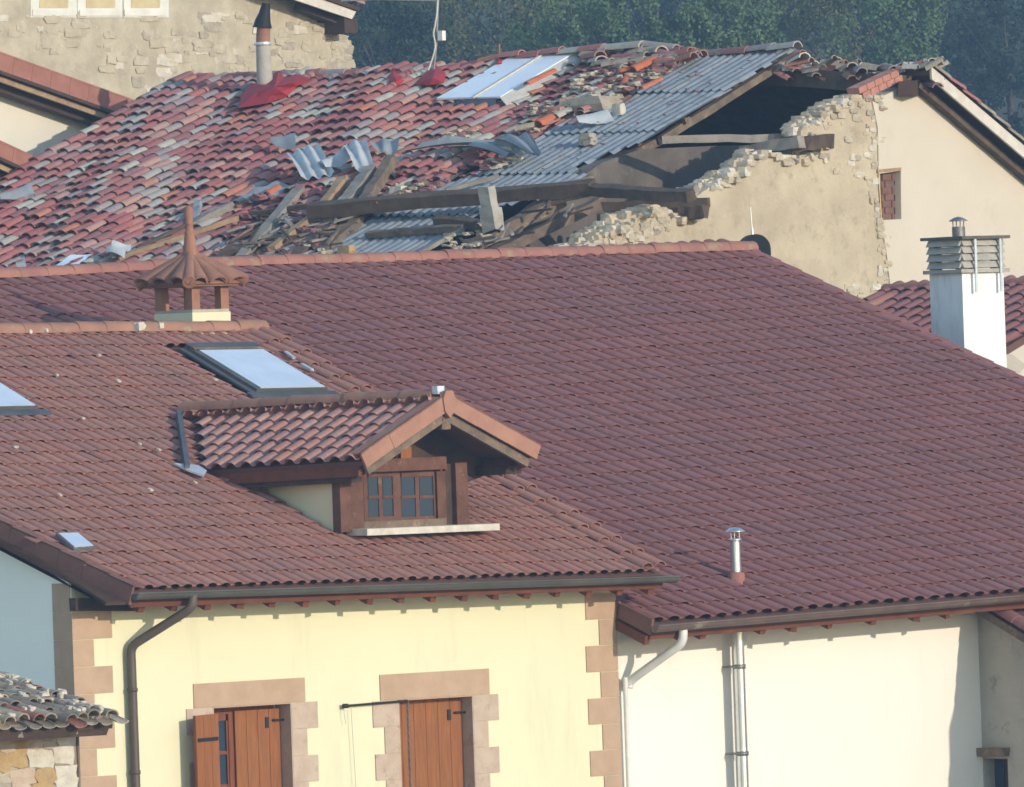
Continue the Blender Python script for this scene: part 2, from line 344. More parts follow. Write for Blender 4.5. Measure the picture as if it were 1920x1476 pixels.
def tiled(parent, name, pl, proto, m, u0, u1, t0, t1, pitch, course, keep=None, jit=None, limit=300, view=None, stagger=0, lift=.0):
    out = []; nu = int(round((u1 - u0) / pitch)); ntt = int(math.ceil((t1 - t0) / course))
    for r in range(ntt):
        wav = U(-.012, .012)
        for c in range(nu):
            u = u0 + c * pitch + (stagger * (r % 2)); t = t0 + r * course
            if keep and not keep(u + pitch / 2, t + course / 2): continue
            j = jit(u, t) if jit else (0.004, .006, .01)
            out.append(frame_at(pl.at(u + U(-j[0], j[0]), t + wav * .3 + U(-j[1], j[1]) * 2, lift + U(0, j[1])), pl.ev, pl.up, pl.N, U(-j[2], j[2]), U(-j[2], j[2]) * .6, U(-j[2], j[2])))
    lay(parent, name, proto, m, out, limit, view)
def caps(parent, name, pts, m, r=.12, step=.4, flat=.8):     # half-round ridge tiles along a polyline
    seg = []
    L = [0]
    for a, b in zip(pts, pts[1:]): L.append(L[-1] + (b - a).length)
    def pt(d):
        for i in range(len(pts) - 1):
            if d <= L[i + 1] or i == len(pts) - 2: return pts[i].lerp(pts[i + 1], (d - L[i]) / (L[i + 1] - L[i]))
    n = int(L[-1] / step)
    for i in range(n):
        a, b = pt(i * step), pt((i + 1) * step + .04); t = (b - a).normalized(); s = t.cross(Z).normalized(); u = s.cross(t)
        k = 9; vs = []; e = U(-.008, .008)
        for q, rr, hh in ((a, r * 1.02, .006), (b, r * .98, 0)):
            for j in range(k):
                th = math.pi * j / (k - 1) * 1.1 - .05 * math.pi
                vs.append(q + s * (math.cos(th) * rr) + u * (math.sin(th) * rr * flat + hh + e))
        fs = [(j, j + 1, k + j + 1, k + j) for j in range(k - 1)]
        mb = MB(); mb.add(vs, fs, True)
        mb.add(vs[:k] + [v + (a - v) * .18 for v in vs[:k]], [(j, k + j, k + j + 1, j + 1) for j in range(k - 1)])
        mb.add(vs[k:] + [v + (b - v) * .18 for v in vs[k:]], [(j, j + 1, k + j + 1, k + j) for j in range(k - 1)])
        mb.build(name, m, parent)
def wall_grid(mb, P0, X, n, x0, x1, z0, z1, ops, depth=.25):   # wall face with rectangular openings and their reveals
    xs = sorted({x0, x1, *[o[0] for o in ops], *[o[1] for o in ops]}); zs = sorted({z0, z1, *[o[2] for o in ops], *[o[3] for o in ops]})
    p = lambda x, z, d=0: P0 + X * x + Z * (z - P0.z) - n * d
    for xa, xb in zip(xs, xs[1:]):
        for za, zb in zip(zs, zs[1:]):
            cx, cz = (xa + xb) / 2, (za + zb) / 2
            if any(o[0] < cx < o[1] and o[2] < cz < o[3] for o in ops): continue
            mb.quad(p(xa, za), p(xb, za), p(xb, zb), p(xa, zb))
    for a, b, c, d in ops:
        mb.quad(p(a, c), p(a, d), p(a, d, depth), p(a, c, depth)); mb.quad(p(b, c), p(b, c, depth), p(b, d, depth), p(b, d))
        mb.quad(p(a, d), p(b, d), p(b, d, depth), p(a, d, depth)); mb.quad(p(a, c), p(a, c, depth), p(b, c, depth), p(b, c))
def gutter(mb, A, B, r, out):                          # half-round trough with rolled lip
    t = (B - A).normalized(); k = 9; vs = []
    for q in (A, B):
        for j in range(k):
            th = math.pi * j / (k - 1); vs.append(q + out * (math.cos(th) * r) - Z * (math.sin(th) * r))
    mb.add(vs, [(j, j + 1, k + j + 1, k + j) for j in range(k - 1)], True)
    inn = [v + ((A if i < k else B) - v) * .14 for i, v in enumerate(vs)]
    mb.add(inn, [(j, k + j, k + j + 1, j + 1) for j in range(k - 1)], True)
    mb.tube([A + out * r, B + out * r], r * .16, 6); mb.tube([A - out * r, B - out * r], r * .16, 6)
    for q in (A, B): mb.add([q] + [q + (v - q) for v in vs[:k]] if q is A else [q] + vs[k:], [(0, j, j + 1) for j in range(1, k)])
def bend(pts, r=.08, n=4):                             # round the corners of a polyline
    out = [pts[0]]
    for a, b, c in zip(pts, pts[1:], pts[2:]):
        d0 = min(r, (b - a).length * .45); d1 = min(r, (c - b).length * .45); p = b + (a - b).normalized() * d0; q = b + (c - b).normalized() * d1
        out += [p.lerp(b, k / n).lerp(b.lerp(q, k / n), k / n) for k in range(n + 1)]
    return out + [pts[-1]]

# ------------------------------------------------------------------ axes of the two street directions
a40 = R(40)
XY = Vector((math.cos(a40), math.sin(a40), 0)); NY = Vector((math.sin(a40), -math.cos(a40), 0))     # facades of the two painted houses: along, outward
RD = Vector((math.cos(a40), -math.sin(a40), 0)); DD = Vector((-math.sin(a40), -math.cos(a40), 0))  # ruined house: ridge direction, downslope

# ------------------------------------------------------------------ terrain
def ground_h(x, y):
    h = 0.0
    if y > 215: h += min((y - 215) * .14, 40) * (1 if y < 470 else max(.2, 1 - (y - 470) / 200))
    h += 52 * math.exp(-(((x - 108) / 34) ** 2 + ((y - 215) / 62) ** 2))  # out-of-frame hill, added to keep the forest in shade
    return h
mb = MB(); gx = np.linspace(-420, 420, 57); gy = np.concatenate([np.linspace(-60, 200, 14), np.linspace(215, 480, 27), np.linspace(500, 700, 8)])
mb.add([Vector((x, y, ground_h(x, y))) for y in gy for x in gx], [(j * len(gx) + i, j * len(gx) + i + 1, (j + 1) * len(gx) + i + 1, (j + 1) * len(gx) + i) for j in range(len(gy) - 1) for i in range(len(gx) - 1)], True)
mb.build('ground', 'earth', kind='structure')
M['paving'] = mat('pale_paving', (.46, .43, .38), (.36, .34, .30), .4, .9, .3, 6)
mb = MB(); mb.quad(Vector((-45, 62, .02)), Vector((60, 62, .02)), Vector((60, 108, .02)), Vector((-45, 108, .02))); mb.build('street', 'paving', kind='structure')  # unseen pale ground, added to bounce fill light onto the walls

# ================================================================== BIG WHITE HOUSE
PB = aty((1166, 1300), 110.3)
wh = thing('white_house', 'long cream plastered house under a wide dull red tiled roof, right of the yellow house', 'house', (PB.x, PB.y, 0))
EO = PB + NY * .8
B0 = on((1230, 1168), EO, NY); B1 = on((1920, 1111), EO, NY)
bs = R(19.7)
PLB = Plane(B0, B1 - B0, -NY * math.cos(bs) + Z * math.sin(bs))
uL, uR, tTop = -.05, 15.2, 12.62
rb_u0 = PLB.uv((-40, 527))[0] - 3.6
# roof deck: front part right of the yellow house, upper part running left behind it
tY = 4.4
uRv = PLB.uv((1410, 474))[0]
deckpts = [(uL, -.02), (uRv, -.02), (uRv, tTop), (rb_u0, tTop), (rb_u0, tY), (uL, tY)]
mb = MB(); mb.prism([PLB.at(u, t, -.03) for u, t in deckpts], PLB.N * -.1)
broof = mb.build('roof', 'deck', wh)
BP, BC = .2355, .385
hidden_y = [(-60, 600), (0, 628), (520, 606), (600, 690), (1240, 1075), (1140, 1110), (1140, 1500), (-60, 1500)]
tiled(broof, 'roof_tile', PLB, roman_tile(BP, BC * 1.12, .040), M['big_tile'], uL, uRv, 0, tTop - .05, BP, BC, keep=lambda u, t: True, view=lambda x, y: not inpoly(x, y, hidden_y))
tiled(broof, 'upper_roof_tile', PLB, roman_tile(BP, BC * 1.12, .040), M['big_tile'], uL - BP * round((uL - rb_u0) / BP), uL, BC * 12, tTop - .05, BP, BC, view=lambda x, y: not inpoly(x, y, hidden_y))
rp = [PLB.at(rb_u0, tTop, .02)] + [PLB.hit(p) for p in ((-60, 526), (420, 500), (640, 494), (1408, 470))]
caps(broof, 'ridge_tile', [p - PLB.N * .0 + Z * .02 for p in rp], 'ridge', .125, .42, .85)
# back slope
bk = [PLB.at(rb_u0, tTop, -.05), PLB.at(uRv, tTop, -.05)]
dn = -NY * math.cos(bs) * 7 - Z * math.sin(bs) * 7
mb = MB(); mb.prism([bk[0], bk[1], bk[1] + dn, bk[0] + dn], -Z * .1); mb.build('back_roof', 'big_tile', wh)
# right verge: tile course along the edge
for i in range(int(tTop / .42)):
    a = PLB.at(uRv + .03, i * .42, .02); b = PLB.at(uRv + .03, i * .42 + .44, .02)
    m_ = MB(); m_.prism([a - PLB.ev * .1 + PLB.N * .035, a + PLB.ev * .04 + PLB.N * .035, b + PLB.ev * .04 + PLB.N * .02, b - PLB.ev * .1 + PLB.N * .02], PLB.N * -.1); m_.build('verge_tile', 'big_tile', broof)
# left verge boards at the eave corner
for (t0, t1) in ((-.02, .56), (.58, 1.15)):
    m_ = MB(); q = [PLB.at(uL - .035, t0, .055), PLB.at(uL - .035, t1, .045), PLB.at(uL - .035, t1, -.13), PLB.at(uL - .035, t0, -.13)]
    m_.prism(q, PLB.ev * .035); m_.build('verge_tile', 'verge_dk', broof)
# walls
zt = B0.z - .02
mb = MB()
xw1 = (on((1980, 1300), PB, NY) - PB).dot(XY)
wall_grid(mb, PB, XY, NY, -.3, xw1 + 8, 0, zt + .12, [])
mb.build('wall', 'white', wh)
# faint panel outline at the bottom of the wall
p = lambda a, h=.004: on(a, PB + NY * h, NY)
mb = MB(); mb.prism([p((1428, 1452)), p((1514, 1448)), p((1518, 1530)), p((1430, 1534))], NY * -.02); mb.build('meter_door', 'white', wh)
# soffit boards, wall plate, rafters
mb = MB(); mb.prism([PLB.at(uL, .0, -.135), PLB.at(uRv, 0, -.135), PLB.at(uRv, .75, -.135), PLB.at(uL, .75, -.135)], PLB.N * -.025); mb.build('soffit_board', 'wood_red', wh)
for i, px in enumerate((1222, 1300, 1345, 1475, 1542, 1622, 1718, 1812, 1880)):
    u = PLB.uv((px, 1170))[0] + .02
    mb = MB(); mb.beam(PLB.at(u, .03, -.21), PLB.at(u, .9, -.21), .08, .11, PLB.N, 2, .03); mb.build('rafter', 'wood_red', wh)
mb = MB(); gutter(mb, PLB.at(uL - .02, -.055, -.015), PLB.at(uRv, -.055, -.015), .075, NY); gb = mb.build('gutter', 'gut_brown', wh)
mb = MB(); mb.prism([PLB.at(uL, .0, -.03), PLB.at(uRv, 0, -.03), PLB.at(uRv, 0, -.2), PLB.at(uL, 0, -.2)], -NY * .025); mb.build('fascia', 'wood_red', wh)
# white downpipe at the left
o1 = PB + NY * .82; o2 = PB + NY * .1
pts = [on((1281, 1172), o1, NY), on((1281, 1205), o1, NY), on((1181, 1277), o2, NY), on((1179, 1290), o2, NY)]
mb = MB(); mb.tube(bend(pts, .1), .052, 10); mb.build('downpipe_elbow', 'pipe_white', wh)
pts = [on((1172, 1270), o2, NY), on((1182, 1700), o2, NY)]; pts[1] = Vector((pts[0].x, pts[0].y, 0))
mb = MB(); mb.tube(pts, .03, 8); mb.build('downpipe', 'pipe_white', wh)
# steel flue rising through the eave
fp = PLB.hit((1381, 1093)); fx = Vector((fp.x, fp.y, 0))
zof = lambda y, Yd: ZC + (738 - y) / FPX * Yd + 0
ztop = aty((1379, 1010), fp.y).z
fl_ = on((1388, 1300), PB + NY * .2, NY)
mb = MB(); mb.tube([fp - Z * .12, Vector((fp.x, fp.y, ztop))], .062, 16); mb.tube([Vector((fl_.x, fl_.y, 2.0)), Vector((fl_.x, fl_.y, zt + .05))], .064, 16); mb.tube([Vector((fl_.x, fl_.y, zt + .05)), fp - Z * .12], .06, 12); flue = mb.build('flue_pipe', 'steel', wh)
mb = MB(); mb.lathe(Vector((fp.x, fp.y, ztop)), [(.062, -.03), (.075, -.03), (.075, .0), (.062, .0)], 16); mb.build('flue_collar', 'steel', flue)
mb = MB(); zc2 = ztop + .085
mb.lathe(Vector((fp.x, fp.y, zc2)), [(0, .045), (.06, .036), (.118, 0), (.118, -.008), (.06, .012), (0, .02)], 18)
for k in range(3):
    an = k * 2.1 + .4; e = Vector((math.cos(an), math.sin(an), 0)) * .055
    mb.tube([Vector((fp.x, fp.y, ztop - .02)) + e, Vector((fp.x, fp.y, zc2 + .02)) + e], .006, 5)
mb.build('flue_cap', 'steel', flue)
mb = MB(); mb.lathe(fp, [(.115, -.05), (.105, .03), (.095, .11), (.066, .125), (.06, .12)], 14); mb.build('flue_base', 'ridge', flue)
mb = MB()
for z in (5.75, 4.75):
    mb.lathe(Vector((fl_.x, fl_.y, z)), [(.064, 0), (.074, 0), (.074, .05), (.064, .05)], 14)
    q = Vector((fl_.x, fl_.y, z + .025)); mb.tube([q, q - NY * ((q - PB).dot(NY) + .02)], .012, 5)
    mb.tube([q - XY * .08, q - XY * .08 - NY * ((q - PB).dot(NY) + .02)], .012, 5)
mb.build('flue_bracket', 'tin', flue)
mb = MB(); q = Vector((fl_.x, fl_.y, 0)) + XY * .10 - NY * .05; mb.tube([q + Z * 2, q + Z * (zt + .05)], .017, 8); mb.build('cable_conduit', 'gut_brown', wh)

# ================================================================== YELLOW HOUSE
PY = aty((1158, 1300), 110.0)
yh = thing('yellow_house', 'pale yellow house with brown stone corners and a dormer in its tiled roof', 'house', (PY.x, PY.y, 0))
EY = PY + NY * .6
Y0 = on((262, 1107), EY, NY); Y1 = on((1255, 1073), EY, NY)
ys = R(22.2)
PL = Plane(Y0, Y1 - Y0, -NY * math.cos(ys) + Z * math.sin(ys))
W = (Y1 - Y0).length; TT = 7.76
uV = lambda t: -.12 - .205 * max(t, 0)                 # slightly skewed left verge
uRt = 7.44
wallL = (on((140, 1300), PY, NY) - PY).dot(XY)         # negative: left corner along the facade
deckp = [(-.1, 0), (uRt, 0), (uRt, TT), (uV(TT), TT)]
mb = MB(); mb.prism([PL.at(u, t, -.03) for u, t in [(-.1, 0), (7.50, 0), (7.50, TT), (uV(TT), TT)]], PL.N * -.09); yroof = mb.build('roof', 'deck', yh)
# openings in the tile field: dormer and skylights
dorm_px = [(395, 905), (500, 925), (640, 1000), (890, 990), (900, 880), (840, 740), (345, 765), (350, 860)]
sky_uv = [PL.uv(p) for p in ((335, 668), (465, 658), (600, 740), (478, 748))]
sky2_uv = [PL.uv(p) for p in ((-120, 680), (-22, 735), (58, 765), (-60, 775))]
P_ = roman_tile; YP, YC = .1755, .33
su0, su1 = PL.uv((350, 668))[0], PL.uv((472, 660))[0]; st1 = PL.uv((405, 664))[1]; st0 = PL.uv((545, 745))[1]
s2u1 = PL.uv((62, 775))[0]; s2t0 = PL.uv((10, 780))[1]
# dormer geometry first (needed for the hole)
FN = PL.hit((640, 998), .075); DF = FN                # foot of the front-left dormer post on the roof
DV = DF + NY * .46                                      # plane of the dormer's verge
apex = on((838, 751), DV, NY); lowL = on((680, 862), DV, NY); lowR = on((1004, 846), DV, NY)
def back_to_roof(p):                                    # follow -NY until the main roof
    k = (PL.O - p).dot(PL.N) / (-NY).dot(PL.N); return p - NY * k
apB, lbB = PL.hit((345, 776), .05), PL.hit((386, 880), .05)
dk_ = (lbB - lowL).normalized(); rbB = lowR + dk_ * ((PL.O - lowR).dot(PL.N) / dk_.dot(PL.N))
dfl = on((643, 995), DF, NY); dfr = on((880, 985), DF, NY)
du0, du1 = (dfl - PL.O).dot(PL.ev), (dfr - PL.O).dot(PL.ev); dt0 = (dfl - PL.O).dot(PL.up); dtB = (apB - PL.O).dot(PL.up); dtl = (lbB - PL.O).dot(PL.up)
def keepY(u, t):
    if u < uV(t) + .05: return False
    if su0 - .05 < u < su1 + .02 and st0 - .02 < t < st1 + .1: return False
    if u < s2u1 and s2t0 < t < s2t0 + 1.1 and u > s2u1 - .8: return False
    if du0 < u < du1 and dt0 - .02 < t < dtl: return False
    return True
tiled(yroof, 'roof_tile', PL, roman_tile(YP, YC * 1.12, .032), M['yel_tile'], uRt - YP * 60, uRt, 0, TT - .05, YP, YC, keep=keepY,
      view=lambda x, y: not inpoly(x, y, dorm_px))
caps(yroof, 'ridge_tile', [PL.at(uV(TT), TT, .02), PL.at(uRt + .32, TT + .02, .02)], 'ridge_y', .125, .40, .85)
dn = -NY * math.cos(ys) * 2.6 - Z * math.sin(ys) * 2.6
e0, e1 = PL.at(uV(TT), TT, -.04), PL.at(uRt, TT, -.04)
mb = MB(); mb.prism([e0, e1, e1 + dn, e0 + dn], -Z * .08); mb.build('back_roof', 'yel_tile', yh)
# right verge: two raised rows of half-round tiles, mossy
bt = barrel_tile(.165, .46, .06)
for k, uu in enumerate((uRt - .01, uRt - .19)):
    out = [frame_at(PL.at(uu + U(-.008, .008), i * .40, .035 + (.015 if k == 0 else 0)), PL.ev, PL.up, PL.N, U(-.02, .02)) for i in range(int(TT / .40))]
    lay(yroof, 'verge_tile', bt, M['yel_tile'], out, 40)
# bright mortar/flashing bits on the right verge
for p0, p1 in (((536, 660), (552, 672)), ((566, 683), (586, 694))):
    mb = MB(); mb.beam(PL.hit(p0, .09), PL.hit(p1, .09), .05, .02, PL.N, 2, .1); mb.build('flashing_strip', 'bright_flash', yroof)
# left verge tiles
L_ = 9.0; n_ = 22
for i in range(n_):
    t0 = -.04 + i * .36; t1 = t0 + .37
    q = [PL.at(uV(t0) - .02, t0, .075), PL.at(uV(t1) - .02, t1, .06), PL.at(uV(t1) - .02, t1, -.15), PL.at(uV(t0) - .02, t0, -.15)]
    mb = MB(); mb.prism(q, PL.ev * .03)
    mb.prism([PL.at(uV(t0) - .02, t0, .077), PL.at(uV(t1) - .02, t1, .062), PL.at(uV(t1) + .12, t1, .055), PL.at(uV(t0) + .12, t0, .07)], PL.N * -.02)
    mb.build('left_verge_tile', 'verge_dk', yroof)
# walls ---------------------------------------------------------
zE = Y0.z
def fx_(p): return (on(p, PY, NY) - PY).dot(XY)
def fz_(p): return on(p, PY, NY).z
w1 = (fx_((400, 1380)), fx_((547, 1380)), 3.35, fz_((470, 1322)))
w2 = (fx_((748, 1380)), fx_((888, 1380)), 3.35, fz_((815, 1308)))
mb = MB(); wall_grid(mb, PY, XY, NY, wallL, 0, 0, zE + .05, [w1, w2], .26)
cL = PY + XY * wallL
# left gable wall and right side wall
ridge_z = PL.at(0, TT).z
mb.build('wall', 'yellow', yh); mb = MB()
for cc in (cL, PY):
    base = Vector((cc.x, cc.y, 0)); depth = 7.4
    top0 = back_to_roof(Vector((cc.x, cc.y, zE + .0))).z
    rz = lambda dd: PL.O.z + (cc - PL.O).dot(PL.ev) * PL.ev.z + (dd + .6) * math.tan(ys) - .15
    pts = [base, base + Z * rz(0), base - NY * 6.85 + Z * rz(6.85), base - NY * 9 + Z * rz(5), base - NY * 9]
    mb.add(pts, [(0, 1, 2, 3, 4)]); mb.build('side_wall', 'gable_shade_lift', yh); mb = MB()
# quoin stones
yp = lambda x, z, h=0: Vector((PY.x, PY.y, 0)) + XY * x + Z * z + NY * h
qz0 = fz_((1120, 1118)); q_h = 49.0 / (FPX / 110)
for side in (0, 1):
    z = qz0 + .03 if side else fz_((170, 1147))
    zs_ = z
    for i in range(14):
        zb = z - q_h * (1 + U(-.02, .02)); long_ = i % 2 == 0
        wd = ((.52 if long_ else .265) if side == 0 else (.445 if long_ else .245)) + U(-.012, .012)
        mb = MB()
        if side == 0: xa, xb = wallL - .012, wallL + wd
        else: xa, xb = -wd, .012
        mb.box(yp((xa + xb) / 2, (z + zb) / 2 + 0, .0), XY * ((xb - xa) / 2), NY * .014, Z * ((z - zb) / 2 - .004))
        if side == 0: mb.box(yp(wallL + .0, (z + zb) / 2, -.171), XY * .013, NY * .157, Z * ((z - zb) / 2 - .003))
        mb.build('quoin_stone', 'sand', yh); z = zb
    if side == 0:
        mb = MB(); mb.box(yp(wallL + .0, zs_ + .16, -.171), XY * .013, NY * .157, Z * .157); mb.build('quoin_stone', 'sand', yh)
# window surrounds
def block(x0, x1, z0, z1, m='sand', pr=.014):
    mb = MB(); mb.box(yp((x0 + x1) / 2, (z0 + z1) / 2), XY * ((x1 - x0) / 2), NY * pr, Z * ((z1 - z0) / 2 - .003)); return mb.build('surround_stone', m, yh)
for (w_, lx0, lx1, ly) in ((w1, 362, 571, 1276), (w2, 712, 917, 1259)):
    zl = fz_(((lx0 + lx1) / 2, ly)); block(fx_((lx0, 1300)), fx_((lx1, 1300)), w_[3], zl)
    z = w_[3] - .0
    for i in range(8):
        zb = z - .295; e = .355 if i % 2 == 0 else .21
        if i == 0: e = .37
        block(w_[1] + .0, w_[1] + e, zb, z, 'sand_pale'); block(w_[0] - e, w_[0] - .0, zb, z, 'sand_pale'); z = zb
    for xr, sg in ((w_[1], -1), (w_[0], 1)):            # stone reveals lining the opening
        mb = MB(); mb.box(yp(xr + sg * .006, (w_[2] + w_[3]) / 2, -.125), XY * .006, NY * .135, Z * ((w_[3] - w_[2]) / 2 - .001)); mb.build('reveal_stone', 'sand_pale', yh)
    mb = MB(); mb.box(yp((w_[0] + w_[1]) / 2, w_[3] - .006, -.125), XY * ((w_[1] - w_[0]) / 2 - .013), NY * .135, Z * .006); mb.build('lintel_soffit', 'sand', yh)
# left window: frame, panes, one shutter leaf closed, one folded open
def shutter(origin, ax, x0, x1, z0, z1, label, nb=4, th=.035):
    nrm = ax.cross(Z)
    if nrm.dot(NY) < 0: nrm = -nrm
    s0 = MB(); s0.box(origin + ax * (x0 + x1) * .5 + Z * (z0 + z1) * .5, ax * ((x1 - x0) / 2), nrm * (th / 2 - .006), Z * ((z1 - z0) / 2))
    sh = s0.build('shutter', 'wood_br', yh, label=label)
    for k in range(nb):
        a = x0 + (x1 - x0) * k / nb + .003; b = x0 + (x1 - x0) * (k + 1) / nb - .003
        m_ = MB(); m_.box(origin + ax * (a + b) * .5 + Z * ((z0 + z1) / 2), ax * ((b - a) / 2), nrm * (th / 2), Z * ((z1 - z0) / 2 - .001)); m_.build('plank', 'wood_or', sh)
    return sh, nrm
zb_, zt_ = w1[2], w1[3] - .012
wb = Vector((PY.x, PY.y, 0)) - NY * .235
mb = MB(); xa, xb = w1[0] + .013, w1[1] - .013; wm = xa + .40
fr = mb.box(wb + XY * (xa + .03) + Z * (zb_ + zt_) * .5, XY * .03, NY * .03, Z * (zt_ - zb_) * .5)
mb.box(wb + XY * (xa + xb) * .5 + Z * (zt_ - .04), XY * ((xb - xa) / 2 - .061), NY * .03, Z * .04)
mb.box(wb + XY * wm + Z * (zb_ + zt_ - .081) * .5, XY * .035, NY * .03, Z * ((zt_ - zb_ - .081) * .5))
win = mb.build('window', 'wood_br', yh)
pz = zt_ - .15
for k in range(4):
    mb = MB(); mb.box(wb + XY * (xa + .245) + Z * (pz - .165) - NY * .012, XY * .095, NY * .004, Z * .165); mb.build('pane', 'glass', win)
    mb = MB(); mb.box(wb + XY * (xa + .245) + Z * (pz - .355) - NY * .002, XY * .1, NY * .012, Z * .02); mb.build('glazing_bar', 'wood_br', win)
    pz -= .37
mb = MB()
for s_ in (-1, 1): mb.box(wb + XY * (xa + .245 + s_ * .118) + Z * (zb_ + zt_ - .1) * .5 - NY * .002, XY * .02, NY * .018, Z * ((zt_ - zb_ - .2) * .5))
mb.box(wb + XY * (xa + .245) + Z * (zt_ - .115) - NY * .002, XY * .097, NY * .018, Z * .03); mb.build('sash', 'wood_br', win)
shutter(wb + NY * .045, XY, wm + .03, xb - .005, zb_, zt_ - .05, 'closed plank shutter in the left window')
an = R(158); ax = XY * math.cos(an) + NY * math.sin(an)
o_, n2 = shutter(Vector((PY.x, PY.y, 0)) + XY * (w1[0] + .02) + NY * .05, ax, 0.0, .50, zb_, zt_ - .06, 'shutter leaf folded open against the stone jamb', 3)
mb = MB(); mb.box(Vector((PY.x, PY.y, 0)) + XY * (w1[0] + .02) + NY * .05 + ax * .25 + Z * (zt_ - .33) + n2 * .022, ax * .22, n2 * .006, Z * .02); mb.build('strap_hinge', 'iron', o_)
# right window: closed shutter pair
xa, xb = w2[0] + .013, w2[1] - .013; zt2 = w2[3] - .015
sh2, _n = shutter(wb + NY * .045, XY, xa, xb - .004, w2[2], zt2, 'closed plank shutter filling the right window', 6)
for w_, xx in ((w1, xb), (w2, xb)):
    q = yp(w_[1] - .05, w_[3] - .19, -.16); mb = MB(); mb.tube([q - XY * .09, q, q + NY * .05 + XY * .04], .012, 6); mb.box(q - XY * .04, XY * .03, NY * .012, Z * .014)
    q2 = yp(w_[1] - .21, w_[3] - .21, -.165); mb.box(q2, XY * .022, NY * .008, Z * .06); mb.build('shutter_catch', 'iron', yh)
# curtain rod bracket with chain, right window
ra, rb_ = on((645, 1324), PY + NY * .06, NY), on((764, 1314), PY + NY * .06, NY)
mb = MB(); mb.tube([ra, rb_], .013, 7); mb.tube([ra - XY * .01, ra + XY * .05], .026, 8); mb.tube([ra + XY * .04, ra + XY * .04 - NY * .07], .012, 6); mb.tube([rb_ - XY * .1, rb_ - XY * .1 - NY * .07], .012, 6); rod = mb.build('awning_rod', 'iron', yh)
mb = MB(); q = rb_.copy(); k = 0
while k < 34:
    c = q - Z * (.045 * k + .03); a = XY if k % 2 else NY
    ring = [c + a * (.013 * math.cos(t)) + Z * (.030 * math.sin(t)) for t in [2 * math.pi * j / 8 for j in range(9)]]
    mb.tube(ring, .007, 4, caps=False); k += 1
mb.build('chain', 'chain', rod)
mb = MB(); mb.tube([ra - Z * .02, ra - Z * .1, ra + XY * .02 - Z * .2], .004, 4); mb.tube([ra + XY * .10 - Z * .03, ra + XY * .15 - Z * 1.5], .0035, 4); mb.build('pull_cord', 'cable', rod)
uw_ = (cL - PL.O).dot(PL.ev)
mb = MB(); mb.prism([PL.at(uV(0), 0, -.125), PL.at(uw_ + .03, 0, -.125), PL.at(uw_ + .03, 7.2, -.125), PL.at(uV(7.2), 7.2, -.125)], PL.N * -.04); mb.build('verge_soffit', 'wood_dk', yh)
mb = MB(); mb.beam(yp(wallL - .03, zE - .13, .07), yp(wallL + .75, zE - .16, .07), .1, .14, Z, 2, .04); mb.build('corner_plate', 'wood_dk', yh)
# eave: fascia, soffit, rafter tails, wall plate
mb = MB(); mb.prism([PL.at(-.08, -.0, -.035), PL.at(W - .06, 0, -.035), PL.at(W - .06, 0, -.20), PL.at(-.08, 0, -.20)], -NY * .03); mb.build('fascia', 'wood_red', yh)
mb = MB(); mb.prism([PL.at(-.1, .0, -.125), PL.at(uRt, 0, -.125), PL.at(uRt, .62, -.125), PL.at(-.1, .62, -.125)], PL.N * -.02); mb.build('soffit_board', 'wood_red', yh)
nr = 17
for i in range(nr):
    u = .12 + i * (W - .3) / (nr - 1)
    mb = MB(); mb.beam(PL.at(u, .04, -.215), PL.at(u, .6, -.225), .08, .13, PL.N, 2, .03); mb.build('rafter_tail', 'wood_red', yh)
mb = MB(); mb.prism([PL.at(-.05, .40, -.15), PL.at(uRt - .1, .40, -.15), PL.at(uRt - .1, .40, -.262), PL.at(-.05, .40, -.262)], -NY * .08); mb.build('wall_plate', 'wood_dk', yh)
mb = MB(); gutter(mb, PL.at(-.12, -.06, -.01), PL.at(W + .06, -.06, -.03), .07, NY); mb.build('gutter', 'gut_grey', yh)
g1 = PY + NY * .66; g2 = PY + NY * .08
pts = [on((362, 1112), g1, NY), on((360, 1140), g1, NY), on((245, 1212), g2, NY), on((247, 1260), g2, NY)]; pts.append(Vector((pts[-1].x, pts[-1].y, 0)))
mb = MB(); mb.tube(bend(pts, .09), .052, 10)
for z in (5.9, 5.0): mb.lathe(Vector((pts[-1].x, pts[-1].y, z)), [(.052, 0), (.06, 0), (.06, .04), (.052, .04)], 10)
mb.build('downpipe', 'pipe_brown', yh)

# dormer ---------------------------------------------------------
mb = MB(); dd = lambda p, h=0: on(p, DF + NY * h, NY)
# cheeks
for side, low, lb in ((0, lowL, lbB), (1, lowR, rbB)):
    fxy = dfl if side == 0 else dfr
    xf = (fxy - DF).dot(XY); zt0 = lowL.z + (.02 if side == 0 else -.2)
    top = DF + XY * xf - NY * .142; top.z = zt0
    bot = Vector((top.x, top.y, 0)); k = (PL.O - bot).dot(PL.N) / Z.dot(PL.N); bot = bot + Z * k
    bk_ = back_to_roof(top); th = XY * (.1 if side == 0 else -.1); top = top + XY * (.01 if side == 0 else -.01); bot = bot + XY * (.01 if side == 0 else -.01); bk_ = bk_ + XY * (.01 if side == 0 else -.01)
    mb.prism([top, bot - Z * .05, bk_ - NY * .1 - Z * .05, bk_ - NY * .1 + Z * .0 ], th)
mb.build('dormer_cheek', 'yellow', yh)
